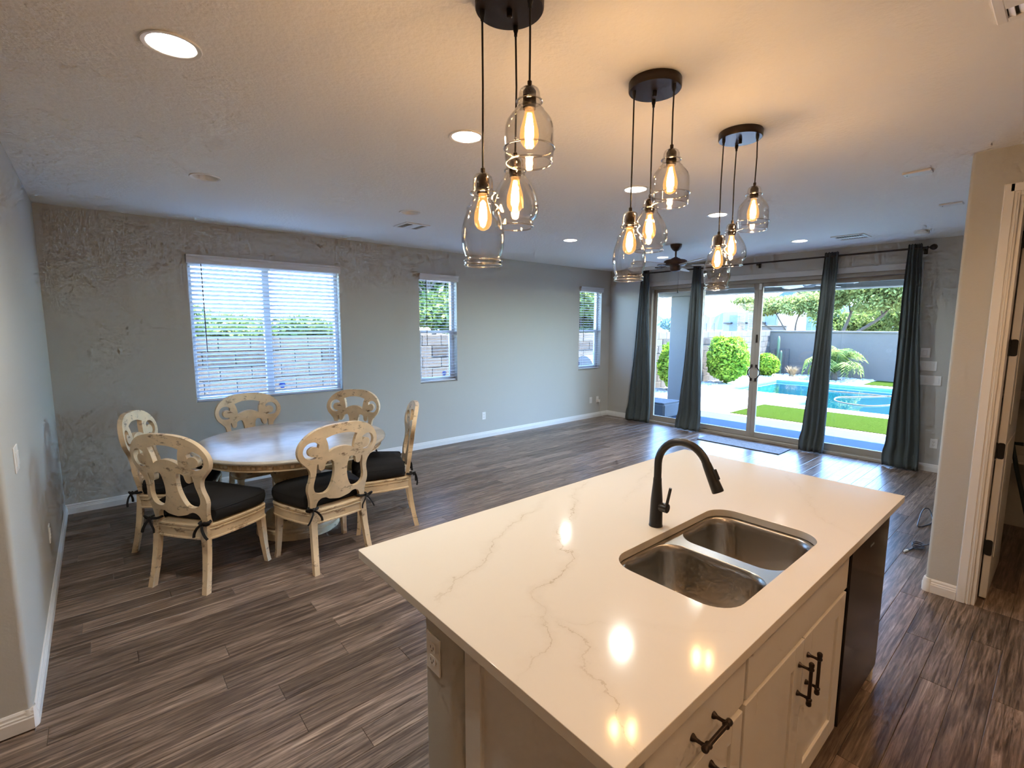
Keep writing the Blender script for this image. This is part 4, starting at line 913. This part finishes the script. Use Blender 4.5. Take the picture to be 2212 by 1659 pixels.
def seat_outline(grow=0.0, n=5):
    r = [(0.030, 0.0), (0.032, -0.10), (0.045, -0.185), (0.075, -0.222), (0.17, -0.250), (0.30, -0.278), (0.41, -0.290), (0.462, -0.280), (0.490, -0.235), (0.500, -0.12), (0.503, 0.0)]
    pts = r + [(x, -y_) for x, y_ in r[::-1]][1:-1]
    pl = catmull(pts, n); c = Vector((0.265, 0.0))
    out = []
    m = len(pl)
    for i in range(m):
        p = Vector(pl[i]); tg = (Vector(pl[(i+1) % m]) - Vector(pl[i-1])).normalized(); nn = Vector((tg.y, -tg.x))
        if nn.dot(p - c) < 0: nn = -nn
        out.append(tuple(p + nn*grow))
    return out
def leg_loft(secs):
    return MB().loft([[(x - a/2, y_ - b/2, z), (x + a/2, y_ - b/2, z), (x + a/2, y_ + b/2, z), (x - a/2, y_ + b/2, z)] for x, y_, z, a, b in secs])
def make_chair():
    t = thing('dining_chair', 'x', 'chair', group='distressed cream chairs around the round table')
    bo = chair_back_mesh().build('backrest', M['cream'], t, 35, True)
    bv_ = bo.modifiers.new('edge', 'BEVEL'); bv_.width = 0.003; bv_.segments = 1; bv_.limit_method = 'ANGLE'; bv_.angle_limit = math.radians(60)
    lev = [(-0.030, 0.345), (0.0, 0.340), (0.007, 0.344), (0.007, 0.353), (0.001, 0.357), (0.001, 0.366), (0.001, 0.405), (0.006, 0.408), (0.006, 0.416), (0.001, 0.419), (0.001, 0.424), (0.008, 0.428), (0.008, 0.438), (0.0, 0.444), (-0.05, 0.445)]
    m = MB().loft([[(x, y_, z) for x, y_ in seat_outline(g)] for g, z in lev]); m.build('seat_frame', M['cream'], t, 35, True)
    lev = [(-0.035, 0.446), (-0.012, 0.452), (0.004, 0.464), (0.012, 0.490), (0.013, 0.512), (0.006, 0.536), (-0.014, 0.556), (-0.05, 0.570), (-0.10, 0.580), (-0.16, 0.585)]
    def cush(g):
        k = 1.0 if g > -0.03 else 1.0 + (g + 0.03)/0.27
        return [(0.28 + (max(x, 0.085 + (0.012 if abs(y_) < 0.17 else 0.0)) - 0.28)*k, y_*k) for x, y_ in seat_outline(max(g, -0.03))]
    m = MB().loft([[(x, y_, z + 0.006*math.sin(9*y_)*(z > 0.53)) for x, y_ in cush(g)] for g, z in lev]); co = m.build('cushion', M['cushion'], t, 60, True)
    pl = cush(0.006); m = MB().tube([(x, y_, 0.530) for x, y_ in pl] + [(pl[0][0], pl[0][1], 0.530)], 0.0045, 6); m.build('piping', M['cushion'], co, 60, True)
    for s_ in (1, -1):
        leg_loft([(0.052, s_*0.190, 0.452, 0.034, 0.044), (0.048, s_*0.192, 0.36, 0.036, 0.044), (0.036, s_*0.197, 0.24, 0.036, 0.040), (0.018, s_*0.204, 0.12, 0.036, 0.037), (0.0, s_*0.211, 0.03, 0.038, 0.036), (-0.006, s_*0.213, 0.0, 0.038, 0.036)]).build('leg', M['cream'], t, 30, True)
        leg_loft([(0.452, s_*0.252, 0.345, 0.046, 0.046), (0.456, s_*0.256, 0.26, 0.042, 0.042), (0.462, s_*0.262, 0.15, 0.036, 0.036), (0.470, s_*0.268, 0.05, 0.032, 0.032), (0.478, s_*0.272, 0.0, 0.033, 0.033)]).build('leg', M['cream'], t, 30, True)
        q = MB(); y_ = s_*0.190
        q.tube(catmull([(0.085, y_ - s_*0.03, 0.462), (0.060, y_ + s_*0.030, 0.464), (0.022, y_ + s_*0.022, 0.462), (0.022, y_ - s_*0.022, 0.462), (0.060, y_ - s_*0.030, 0.462)], 4, False), 0.0060, 6, 1.6)
        q.tube([(0.012, y_ + s_*0.012, 0.470), (0.004, y_ + s_*0.016, 0.462), (0.012, y_ + s_*0.018, 0.450)], [0.010, 0.014, 0.010], 8)
        q.tube(catmull([(0.006, y_ + s_*0.015, 0.460), (-0.012, y_ + s_*0.030, 0.435), (-0.016, y_ + s_*0.052, 0.395), (-0.010, y_ + s_*0.066, 0.372)], 4, False), 0.0055, 6, 1.7)
        q.tube(catmull([(0.006, y_ + s_*0.012, 0.460), (-0.010, y_ - s_*0.008, 0.440), (-0.012, y_ - s_*0.030, 0.405), (-0.014, y_ - s_*0.034, 0.378)], 4, False), 0.0055, 6, 1.7)
        q.tube(catmull([(0.006, y_ + s_*0.014, 0.462), (0.0, y_ + s_*0.045, 0.478), (0.012, y_ + s_*0.062, 0.468), (0.010, y_ + s_*0.040, 0.456), (0.004, y_ + s_*0.016, 0.460)], 4, False), 0.0055, 6, 1.6)
        q.build('tie', M['cushion'], t, 60, True)
    return t
CH = [((0.62, -2.18), 36.5, 'cream scroll-back dining chair nearest the left wall, back turned to viewer'),
      ((1.573, -2.53), 98, 'cream scroll-back dining chair closest to the kitchen island'),
      ((2.40, -2.06), 157, 'cream scroll-back dining chair seen side-on at the right of the table'),
      ((2.33, -0.97), 217, 'cream scroll-back dining chair behind the table under the blind\'s right end'),
      ((1.42, -0.57), 277, 'cream scroll-back dining chair behind the table below the window centre'),
      ((0.52, -1.13), -23, 'cream scroll-back dining chair partly hidden at the far left')]
proto = make_chair()
for i, ((x, y_), a, lb) in enumerate(CH):
    o = proto if i == 0 else copy_tree(proto)
    o.location = (x, y_, 0); o.rotation_euler = (0, 0, math.radians(a)); o['label'] = lb

# ------------------------------------------------------------------ outdoors: ground, patio, pool
GZ = -0.05
def outdoor(name, mb, mat, label, cat, smooth=None): return struct(name, mb, mat, label, cat, smooth)
g_ = MB().box(L + T, 240, -120, 160, GZ - 0.60, GZ - 0.12) if False else MB()
# desert ground around the pool basin
for (xa, xb, ya, yb) in ((L + T, 12.3, -60, 160), (17.8, 240, -60, 160), (12.3, 17.8, 0.72, 160), (-30, L + T, T, 160), (12.3, 17.8, -60, -9.1)):
    g_.box(xa, xb, ya, yb, GZ - 0.5, GZ - 0.06)
outdoor('ground', g_, M['dirt'], 'tan desert ground outside', 'ground')
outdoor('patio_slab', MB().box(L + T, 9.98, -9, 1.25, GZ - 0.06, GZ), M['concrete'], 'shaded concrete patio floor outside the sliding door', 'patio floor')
pool_poly = [(14.0, 0.65), (17.7, 0.65), (17.7, -9.0), (12.4, -9.0), (12.4, -1.65), (14.0, -1.65)]
dk = fill2d([(9.98, -9.3), (18.15, -9.3), (18.15, 1.25), (9.98, 1.25)], [pool_poly], 0.12); dk.v = [(a, b, c + GZ - 0.06) for a, b, c in dk.v]
outdoor('pool_deck', dk, M['deck'], 'bright cream concrete deck around the pool', 'deck')
pb = MB()
pool_poly = [(14.006, 0.644), (17.694, 0.644), (17.694, -8.994), (12.406, -8.994), (12.406, -1.656), (14.006, -1.656)]   # just inside the deck edge
n = len(pool_poly)
for k in range(n):
    (xa, ya), (xb, yb) = pool_poly[k], pool_poly[(k+1) % n]
    pb.add([(xa, ya, GZ - 0.30), (xb, yb, GZ - 0.30), (xb, yb, -1.5), (xa, ya, -1.5)], [(0, 1, 2, 3)])
pb.add([(12.4, -9, -0.62), (15.4, -9, -0.62), (15.4, 0.65, -0.62), (12.4, 0.65, -0.62)], [(0, 1, 2, 3)])
crv = [(15.4 + 0.45*math.sin(y_*0.9), y_) for y_ in [0.65 - 9.65*k/24 for k in range(25)]]
for (xa, ya), (xb, yb) in zip(crv[:-1], crv[1:]):
    pb.add([(xa, ya, -0.62), (xb, yb, -0.62), (xb + 0.25, yb, -1.45), (xa + 0.25, ya, -1.45)], [(0, 1, 2, 3)])
pb.add([(15.0, -9, -1.45), (17.7, -9, -1.45), (17.7, 0.65, -1.45), (15.0, 0.65, -1.45)], [(0, 1, 2, 3)])
pb.add([(14.9, -9, -0.621), (15.9, -9, -0.621), (15.9, 0.65, -0.621), (14.9, 0.65, -0.621)], [(0, 1, 2, 3)]) if False else None
basin = outdoor('pool_basin', pb, M['plaster'], 'pale blue plaster basin of the swimming pool', 'pool')
tl = MB()
for k in range(n):
    (xa, ya), (xb, yb) = pool_poly[k], pool_poly[(k+1) % n]
    tl.add([(xa, ya, GZ - 0.02), (xb, yb, GZ - 0.02), (xb, yb, GZ - 0.30), (xa, ya, GZ - 0.30)], [(0, 1, 2, 3)])
tl.build('waterline_tile', M['tile'], basin)
wt = MB(); wt.add([(x, y_, GZ - 0.075) for x, y_ in pool_poly], [tuple(range(n))])
outdoor('pool_water', wt, M['water'], 'turquoise water of the swimming pool', 'water')
t = thing('pool_hose', 'long curling cleaner hose floating in the pool', 'hose', (15, -2, GZ - 0.12))
MB().tube(catmull([(16.6, -2.9, GZ - 0.07), (15.6, -2.3, GZ - 0.07), (15.0, -1.9, GZ - 0.07), (14.2, -2.1, GZ - 0.07), (13.9, -2.7, GZ - 0.07), (14.5, -3.1, GZ - 0.07), (15.8, -3.3, GZ - 0.07), (16.3, -2.4, GZ - 0.07), (16.2, -1.0, GZ - 0.07)], 8, False), 0.016, 8).build('hose_tube', pmat('faded_hose', (0.0858, 0.0561, 0.0396), 0.6), t, 60)
outdoor('lawn_strip', MB().cbox(10.12, 11.80, -9.2, -1.32, GZ - 0.01, GZ + 0.012, 0.004), M['turf'], 'green artificial turf strip between patio and pool', 'lawn')
outdoor('lawn_patch', MB().cbox(18.22, 19.72, -9, -1.68, GZ - 0.06, GZ + 0.012, 0.004), M['turf'], 'small green turf patch behind the pool', 'lawn')
# gravel beds
gb = MB(); gb.box(8.4, 20.05, 1.25, 1.75, GZ - 0.06, GZ - 0.015); gb.box(18.15, 20.05, -9.0, 1.25, GZ - 0.07, GZ - 0.018); gb.box(-2, L + T, T, 1.75, GZ - 0.06, GZ - 0.015); gb.box(L + T, 8.4, 1.25, 1.75, GZ - 0.06, GZ - 0.015)
rg = random.Random(3)
def stone(mb, x, y_, z, r):
    a0 = rg.uniform(0, 6); rings = []
    for (f, h) in ((0.8, -0.3), (1.0, 0.1), (0.6, 0.55)):
        rings.append([(x + r*f*rg.uniform(0.8, 1.1)*math.cos(a0 + k*PI/2.5), y_ + r*f*rg.uniform(0.7, 1.0)*math.sin(a0 + k*PI/2.5), z + r*h) for k in range(5)])
    mb.loft(rings)
for k in range(2600):
    if rg.random() < 0.6: x, y_ = rg.uniform(11, 19.9), rg.uniform(1.27, 1.78)
    else: x, y_ = rg.uniform(18.2, 19.95), rg.uniform(-1.6, 1.3)
    if any(math.hypot(x - a, y_ - b) < r_p for a, b, r_p in ((12.35, 1.16, 0.3), (15.1, 1.12, 0.35), (18.6, 1.35, 0.3), (18.95, -0.66, 0.35), (19.1, 0.66, 0.22), (19.72, 1.42, 0.22), (19.5, 1.1, 0.1), (19.92, 1.1, 0.1), (19.5, 1.6, 0.1), (19.92, 1.6, 0.1))): continue
    stone(gb, x, y_, GZ - 0.005, rg.uniform(0.03, 0.075))
tag(gb.build('gravel', M['gravel']), 'white gravel bed along the garden walls', 'gravel', kind='stuff')

# side block wall
SY = 1.85
bw = thing('wall_garden_side', 'beige block garden wall running along the side yard', 'wall', (0, SY, 0), kind='structure')
bwc = MB(); bwc.box(-3, 20.05, SY + 0.012, SY + 0.15, GZ - 0.3, 1.555); bwc.build('mortar_core', M['mortar'], bw)
bm_ = MB().cbox(-0.196, 0.196, 0.0, 0.17, -0.096, 0.096, 0.006); me_a = bm_.mesh('block', M['block']); me_b = bm_.mesh('block', M['blockdark'])
blocks = []
for c in range(8):
    z = GZ + 0.10 + c*0.20
    x = -2.8 + (0.2 if c % 2 else 0)
    while x < 19.9:
        vis = any(a < x < b for a, b in ((0.6, 4.0), (4.3, 6.6), (8.2, 20)))
        blocks.append((0 if vis else 1, x, c, z)); x += 0.40
blocks.sort()
rest = MB()
for i, (v_, x, c, z) in enumerate(blocks):
    dark = c == 6 and rg.random() < 0.75
    if i < 295:
        o = link('block', me_b if dark else me_a, bw); o.location = (x, rg.uniform(-0.003, 0.003) - (0.008 if dark else 0), z)
    else:
        rest.cbox(x - 0.196, x + 0.196, SY, SY + 0.17, z - 0.096, z + 0.096, 0.006)
tag(rest.build('block_field', M['block'], bw), kind='stuff')
# rear stucco wall
bk = MB(); bk.box(20.07, 20.27, -14, 3.0, GZ - 0.3, 1.50); bk.cbox(20.03, 20.31, -14, 3.0, 1.50, 1.575, 0.015)
outdoor('wall_garden_back', bk, M['stucco'], 'smooth grey stucco garden wall behind the pool', 'wall')

# patio roof, beam and column
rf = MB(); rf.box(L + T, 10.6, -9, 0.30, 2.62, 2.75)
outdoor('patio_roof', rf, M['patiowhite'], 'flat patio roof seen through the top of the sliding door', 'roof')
bmn = MB(); bmn.cbox(9.60, 9.98, -9, 0.22, 2.34, 2.62, 0.01); bmn.cbox(L + T, 9.60, -0.02, 0.22, 2.42, 2.62, 0.01)
outdoor('patio_beam', bmn, M['housestucco'], 'stucco beam along the edge of the patio roof', 'beam')
pc = MB(); pc.cbox(9.58, 10.0, -0.62, -0.20, GZ, 2.34, 0.02)
outdoor('patio_column', pc, M['housestucco'], 'square stucco patio column outside the first door panel', 'column')
# house roof and outside corner
hr_ = MB(); hr_.box(KX - 0.4, L + T, KY - 0.4, T, H + 0.34, H + 0.42); hr_.box(KX - 0.4, L + 0.25, T, T + 0.45, H + 0.05, H + 0.20)
outdoor('house_roof', hr_, M['housestucco'], 'house roof above the ceiling', 'roof')
# patio fan
t = thing('patio_fan', 'white ceiling fan hanging under the patio roof', 'fan', (9.0, -3.0, 2.565))
MB().lathe([(0.05, 0.055), (0.05, -0.01), (0.014, -0.02), (0.014, -0.10), (0.09, -0.12), (0.10, -0.19), (0.06, -0.22), (0, -0.22)], 9.0, -3.0, 24, 2.565).build('motor_housing', M['bluegrey'], t, 40)
for k in range(5):
    bl = MB().prism([(0.10, -0.03), (0.25, -0.06), (0.62, -0.07), (0.66, 0), (0.62, 0.07), (0.25, 0.06), (0.10, 0.03)], -0.005, 0.005); bl.xf(Matrix.Translation((0, 0, -0.19)) @ Matrix.Rotation(math.radians(-92 + 72*k), 4, 'Z') @ Matrix.Rotation(math.radians(9), 4, 'X')); bl.build('blade', M['plastic'], t, local=True)
# ottoman
t = thing('patio_ottoman', 'dark grey square cushion ottoman on the patio behind the first curtain', 'ottoman', (8.70, -0.56, GZ))
MB().cbox(8.36, 8.98, -0.90, -0.25, GZ + 0.03, GZ + 0.30, 0.03).build('cushion', M['ottoman'], t, 30)
MB().cbox(8.37, 8.97, -0.89, -0.26, GZ + 0.302, GZ + 0.325, 0.012).build('cushion_top', M['ottoman'], t, 30)
for sx in (8.42, 8.92):
    for sy in (-0.84, -0.31): MB().lathe([(0.018, 0), (0.022, 0.03)], sx, sy, 10, GZ).build('foot', M['black'], t)
# barbecue at the house corner
t = thing('barbecue_grill', 'grey round-lidded barbecue grill outside the corner window', 'grill', (8.5, 1.05, GZ))
MB().cbox(8.15, 8.95, 0.75, 1.20, GZ, GZ + 0.86, 0.02).build('cart', M['grill'], t)
ld = MB(); pr = [(0.72 + 0.02, 0.88)] + [(0.975 - 0.255*math.cos(PI*k/12), 0.88 + 0.26*math.sin(PI*k/12)) for k in range(13)]
ld.loft([[(8.22, a, GZ + b) for a, b in pr], [(8.88, a, GZ + b) for a, b in pr]]); ld.build('lid', M['grill'], t, 40)
MB().tube([(8.30, 0.70, GZ + 1.0), (8.80, 0.70, GZ + 1.0)], 0.012, 8).build('lid_handle', M['black'], t)

# ------------------------------------------------------------------ plants
def leaf_quads(mb, c, rad, n, size, rnd, surf=0.55, flatten=1.0):
    c = Vector(c)
    for k in range(n):
        d = Vector((rnd.gauss(0, 1), rnd.gauss(0, 1), rnd.gauss(0, 1))).normalized()
        q = surf + (1 - surf)*rnd.random()**0.5
        bump = 1 + 0.16*noise.noise(d*2.3 + c)
        p = c + Vector((d.x*rad[0], d.y*rad[1], d.z*rad[2]))*q*bump
        a = Vector((rnd.gauss(0, 1), rnd.gauss(0, 1), rnd.gauss(0, 1)*flatten)).normalized(); b = a.orthogonal(); b.rotate(Matrix.Rotation(rnd.uniform(0, 6.3), 3, a)); w_ = a.cross(b)
        s_ = size*rnd.uniform(0.6, 1.3)
        mb.add([p - b*s_, p + w_*s_*0.42, p + b*s_, p - w_*s_*0.42], [(0, 1, 2, 3)])
def shrub(x, y_, r, h, n, label, seed, size=0.055):
    rnd = random.Random(seed)
    t = thing('garden_shrub', label, 'shrub', (x, y_, GZ), group='round green shrubs by the block wall')
    st = MB()
    for k in range(6):
        a = rnd.uniform(0, 6.3); st.tube([(x, y_, GZ - 0.014), (x + 0.3*r*math.cos(a), y_ + 0.3*r*math.sin(a), GZ + h*0.4), (x + 0.6*r*math.cos(a), y_ + 0.6*r*math.sin(a), GZ + h*0.75)], [0.02, 0.013, 0.005], 6)
    st.build('stems', M['bark'], t)
    f = MB(); leaf_quads(f, (x, y_, GZ + h*0.53), (r, r, h*0.48), n, size, rnd)
    for k in range(5):
        a = rnd.uniform(0, 6.3); leaf_quads(f, (x + 0.45*r*math.cos(a), y_ + 0.45*r*math.sin(a), GZ + h*rnd.uniform(0.55, 0.8)), (0.45*r, 0.45*r, 0.28*h), n//8, size, rnd)
    f.build('foliage', M['leafbush'], t)
shrub(12.35, 1.16, 0.54, 1.28, 4200, 'leafy green shrub beside the patio column', 11)
shrub(15.1, 1.12, 0.60, 1.42, 5600, 'largest bright green rounded shrub before the block wall', 12)
shrub(18.6, 1.35, 0.42, 0.80, 2600, 'small pale green shrub at the garden wall corner', 13)
# pygmy palm
t = thing('garden_palm', 'small arching palm in front of the grey garden wall', 'palm', (18.95, -0.66, GZ))
MB().lathe([(0.11, -0.012), (0.12, 0.08), (0.10, 0.20), (0.06, 0.28)], 18.95, -0.66, 12, GZ).build('trunk', M['bark'], t)
rnd = random.Random(5)
def frond_mesh(seed):
    r2 = random.Random(seed); m = MB(); pts = [Vector((0.62*s_, 0, 0.62*math.sin(s_*2.0) - 0.30*s_**3)) for s_ in [k/14 for k in range(15)]]
    m.tube(pts, [0.012 - 0.0007*k for k in range(15)], 5)
    for k in range(2, 15):
        for sd_ in (1, -1):
            ln = 0.26*(1 - abs(k - 7)/12); b = pts[k]; tip = b + Vector((0.12, sd_*ln, -0.10 - 0.04*r2.random())); mid = (b + tip)/2 + Vector((0.02, 0, 0.03))
            w_ = Vector((0.014, 0, 0)); m.add([b - w_, mid - w_*1.2, tip, mid + w_*1.2, b + w_], [(0, 1, 2, 3, 4)])
    return m.mesh('frond', M['palmleaf'])
fm = [frond_mesh(k) for k in range(3)]
for k in range(40):
    o = link('frond', fm[k % 3], t); o.location = (0, 0, 0.24); o.rotation_euler = (rnd.uniform(-0.3, 0.3), rnd.uniform(-0.75, 0.45), k*2.4); s_ = rnd.uniform(1.0, 1.3); o.scale = (s_, s_, s_)
# dry grass clump
t = thing('dry_grass_clump', 'straw-coloured dry grass clump at the pool\'s far corner', 'grass clump', (19.1, 0.66, GZ))
m = MB(); m2 = MB()
for k in range(150):
    a = rnd.uniform(0, 6.3); l_ = rnd.uniform(0.2, 0.42); sp_ = rnd.uniform(0.05, 0.24); bx_, by_ = 19.1 + 0.05*math.cos(a), 0.66 + 0.05*math.sin(a)
    w_ = Vector((-math.sin(a), math.cos(a), 0))*0.008; p0 = Vector((bx_, by_, GZ)); p1 = p0 + Vector((sp_*0.5*math.cos(a), sp_*0.5*math.sin(a), l_*0.65)); p2 = p0 + Vector((sp_*math.cos(a)*1.1, sp_*math.sin(a)*1.1, l_))
    m.add([p0 - w_, p0 + w_, p1 + w_, p1 - w_], [(0, 1, 2, 3)]); m.add([p1 - w_, p1 + w_, p2], [(0, 1, 2)])
m.build('blades', M['strawm'], t)
m2.lathe([(0.09, -0.012), (0.10, 0.04), (0.06, 0.10), (0, 0.12)], 19.1, 0.66, 10, GZ).build('crown_base', M['strawm'], t)
# cactus with wire cage
t = thing('column_cactus', 'slender upright cactus stems in the garden corner', 'cactus', (19.72, 1.42, GZ))
for (dx, dy, h_) in ((0, 0, 1.40), (-0.06, -0.13, 0.86), (0.05, 0.08, 0.62)):
    pr = []
    for k in range(13):
        s_ = k/12; pr.append((0.052*(0.75 + 0.25*math.sin(s_*18)**2)*(1 if s_ < 0.93 else 0.55), h_*s_))
    pr.append((0.0, h_ + 0.02)); MB().lathe(pr, 19.72 + dx, 1.42 + dy, 10, GZ).build('stem', M['cactus'], t, 60)
t = thing('plant_cage', 'thin black square cage around the cactus', 'plant cage', (19.70, 1.36, GZ))
for sx in (-0.2, 0.22):
    for sy in (-0.26, 0.24): MB().tube([(19.70 + sx, 1.36 + sy, GZ), (19.70 + sx, 1.36 + sy, 0.88)], 0.010, 6).build('post', M['black'], t)
c_ = [(19.50, 1.10), (19.92, 1.10), (19.92, 1.60), (19.50, 1.60)]
for k in range(4): MB().tube([(*c_[k], 0.88), (*c_[(k+1) % 4], 0.88)], 0.008, 6).build('top_bar', M['black'], t)

def tree(name, label, x, y_, h, crowns, n, size, mat, seed, group, tr=0.11):
    rnd = random.Random(seed)
    t = thing(name, label, 'tree', (x, y_, GZ), group=group)
    b = MB()
    for k, (cx, cy_, cz, rx, ry, rz) in enumerate(crowns):
        p0 = Vector((x, y_, GZ - 0.2)); p3 = Vector((cx, cy_, cz))
        p1 = Vector((x + (cx - x)*0.2 + rnd.uniform(-0.1, 0.1), y_ + (cy_ - y_)*0.15, h*0.35)); p2 = p0.lerp(p3, 0.65) + Vector((rnd.uniform(-0.2, 0.2), rnd.uniform(-0.2, 0.2), 0.15))
        b.tube(catmull([p0, p1, p2, p3], 5, False), [tr*(1 - 0.055*j) for j in range(16)], 7)
        for j in range(5):
            d = Vector((rnd.uniform(-1, 1)*rx, rnd.uniform(-1, 1)*ry, rnd.uniform(-0.3, 0.7)*rz)); b.tube([p2.lerp(p3, rnd.random()), p3 + d*0.5 + Vector((0, 0, 0.1)), p3 + d*0.95], [tr*0.35, tr*0.2, tr*0.06], 5)
    b.build('trunk', M['bark'], t, 60)
    f = MB(); tot = sum(c[3]*c[4] for c in crowns)
    for (cx, cy_, cz, rx, ry, rz) in crowns:
        m_ = int(n*rx*ry/tot); sub = 9
        for j in range(sub):
            d = Vector((rnd.gauss(0, 1), rnd.gauss(0, 1), rnd.gauss(0, 0.8))); d = d.normalized()*rnd.uniform(0.3, 0.8)
            leaf_quads(f, (cx + d.x*rx, cy_ + d.y*ry, cz + d.z*rz), (rx*0.48, ry*0.48, rz*0.42), m_//sub, size, rnd, 0.15)
    f.build('crown', mat, t)
GT = 'spreading trees beyond the grey garden wall'
tree('palo_verde_tree', 'spreading green tree with dark forked trunk behind the grey wall', 24.2, 0.75, 3.2, [(24.4, 0.2, 3.3, 1.7, 1.5, 1.0), (24.6, 1.8, 3.1, 1.5, 1.5, 0.9), (24.2, -1.2, 3.2, 1.6, 1.6, 1.1)], 27000, 0.060, M['leaftree'], 21, GT, 0.11)
tree('palo_verde_tree', 'pale green tree with low arching branches left of the forked trunk', 23.8, 2.3, 2.8, [(23.8, 3.3, 2.55, 1.3, 1.2, 0.62), (24.0, 4.4, 2.75, 1.2, 1.0, 0.5), (23.6, 2.0, 2.7, 1.3, 1.1, 0.7)], 14000, 0.058, M['leaftree'], 22, GT, 0.07)
tree('palo_verde_tree', 'farther yellow-green tree filling the gap at the right edge of the wall', 27.5, -1.2, 3.0, [(27.5, -0.6, 2.6, 2.0, 2.2, 1.3), (27.5, -3.2, 2.9, 2.0, 2.0, 1.5), (28.5, 1.6, 2.3, 1.6, 1.6, 0.9), (27.5, -2.4, 1.9, 1.8, 1.8, 0.9), (28.0, 0.6, 1.8, 1.5, 1.5, 0.7)], 22000, 0.075, M['leafside'], 23, GT, 0.09)
GS = 'trees beyond the side block wall'
tree('side_yard_tree', 'bright green tree showing through the middle narrow window', 8.0, 6.2, 3.4, [(7.4, 6.0, 3.0, 1.7, 1.4, 1.5), (8.9, 6.6, 2.9, 1.6, 1.4, 1.5), (8.2, 5.8, 1.9, 1.5, 1.2, 0.9)], 12000, 0.085, M['leafside'], 31, GS)
tree('side_yard_tree', 'bright green tree showing through the corner window', 13.6, 5.6, 3.4, [(12.9, 5.3, 3.0, 1.7, 1.4, 1.5), (14.5, 6.0, 2.9, 1.6, 1.4, 1.5), (13.6, 5.4, 1.9, 1.6, 1.2, 0.9)], 12000, 0.085, M['leafside'], 32, GS)
tree('side_yard_tree', 'low green tree glimpsed between the slats of the wide blind', 3.4, 8.0, 1.9, [(2.7, 8.0, 1.65, 1.4, 1.0, 0.55), (4.3, 8.2, 1.6, 1.5, 1.0, 0.5)], 6000, 0.08, M['leafside'], 33, GS)

# ------------------------------------------------------------------ far background
hl = MB(); V = []; nn = 60
for k in range(nn + 1):
    y_ = 60 + 240*k/nn; hgt = 6 + 20*abs(noise.noise(Vector((k*0.11, 3.1, 0)))) + 12*math.exp(-((k - 14)/9.0)**2)
    V += [(330 + 8*noise.noise(Vector((k*0.3, 0, 1))), y_, -2), (345, y_, hgt), (375, y_, -2)]
hl.add(V, [(3*k, 3*k+3, 3*k+4, 3*k+1) for k in range(nn)] + [(3*k+1, 3*k+4, 3*k+5, 3*k+2) for k in range(nn)])
outdoor('mountain_ridge', hl, M['hills'], 'hazy blue mountain ridge on the horizon', 'mountain')
outdoor('far_field', MB().box(70, 239, 35, 150, GZ - 0.06, GZ - 0.02), M['field'], 'distant green field beyond the garden', 'field')
for (x, y_, r, lb, sd_) in ((140, 79.5, 3.0, 'distant blue-grey tree on the horizon left of the column', 41), (143, 88.5, 2.4, 'distant tree on the horizon next to the field', 42)):
    t = thing('horizon_tree', lb, 'tree', (x, y_, GZ))
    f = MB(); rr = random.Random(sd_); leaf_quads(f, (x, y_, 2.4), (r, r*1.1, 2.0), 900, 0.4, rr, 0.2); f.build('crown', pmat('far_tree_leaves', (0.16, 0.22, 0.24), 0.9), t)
    MB().tube([(x, y_, GZ), (x, y_, 2.5)], 0.25, 6).build('trunk', M['bark'], t)
t = thing('neighbour_house', 'pale neighbouring house with blue-grey panels beyond the side wall', 'house', (41, 11.5, GZ))
MB().cbox(40.2, 46, 9.2, 13.6, GZ, 2.95, 0.05).build('wall', M['neighbour'], t)
for (ya, yb) in ((12.2, 12.98), (10.6, 11.4), (9.4, 10.2)): MB().cbox(40.12, 40.2, ya, yb, 0.2, 2.6, 0.02).build('panel', M['bluegrey'], t)
for (ya, yb) in ((12.72, 13.34), (11.53, 12.19), (10.1, 10.75)): MB().cbox(39.75, 40.2, ya, yb, 1.93, 2.05, 0.02).build('awning_bar', M['black'], t)
for yy in (12.06, 10.45): MB().cbox(39.9, 40.2, yy - 0.11, yy + 0.11, GZ, 1.75, 0.02).build('column', M['brickcol'], t)
t = thing('grey_wall_stub', 'low grey wall stub past the garden corner', 'wall', (36, 8.6, GZ))
MB().cbox(36, 36.4, 7.2, 9.0, GZ, 1.72, 0.04).build('wall_body', M['stucco'], t); MB().cbox(35.95, 36.45, 7.15, 9.05, 1.72, 1.80, 0.03).build('cap', M['stucco'], t)
for k, yy in enumerate((15.6, 14.9, 14.2, 16.4)):
    t = thing('fence_post', ['thin fence post beyond the block wall, with yellow sign beside it', 'thin fence post beyond the block wall next to the pale house', 'thin fence post closest to the pale house', 'thin fence post farthest from the pale house'][k], 'post', (40, yy, GZ), group='far fence posts')
    MB().tube([(40, yy, GZ), (40, yy, 1.95)], 0.03, 6).build('shaft', M['stucco'], t); MB().lathe([(0.05, 0), (0.05, 0.04), (0, 0.06)], 40, yy, 8, 1.95).build('cap', M['stucco'], t)
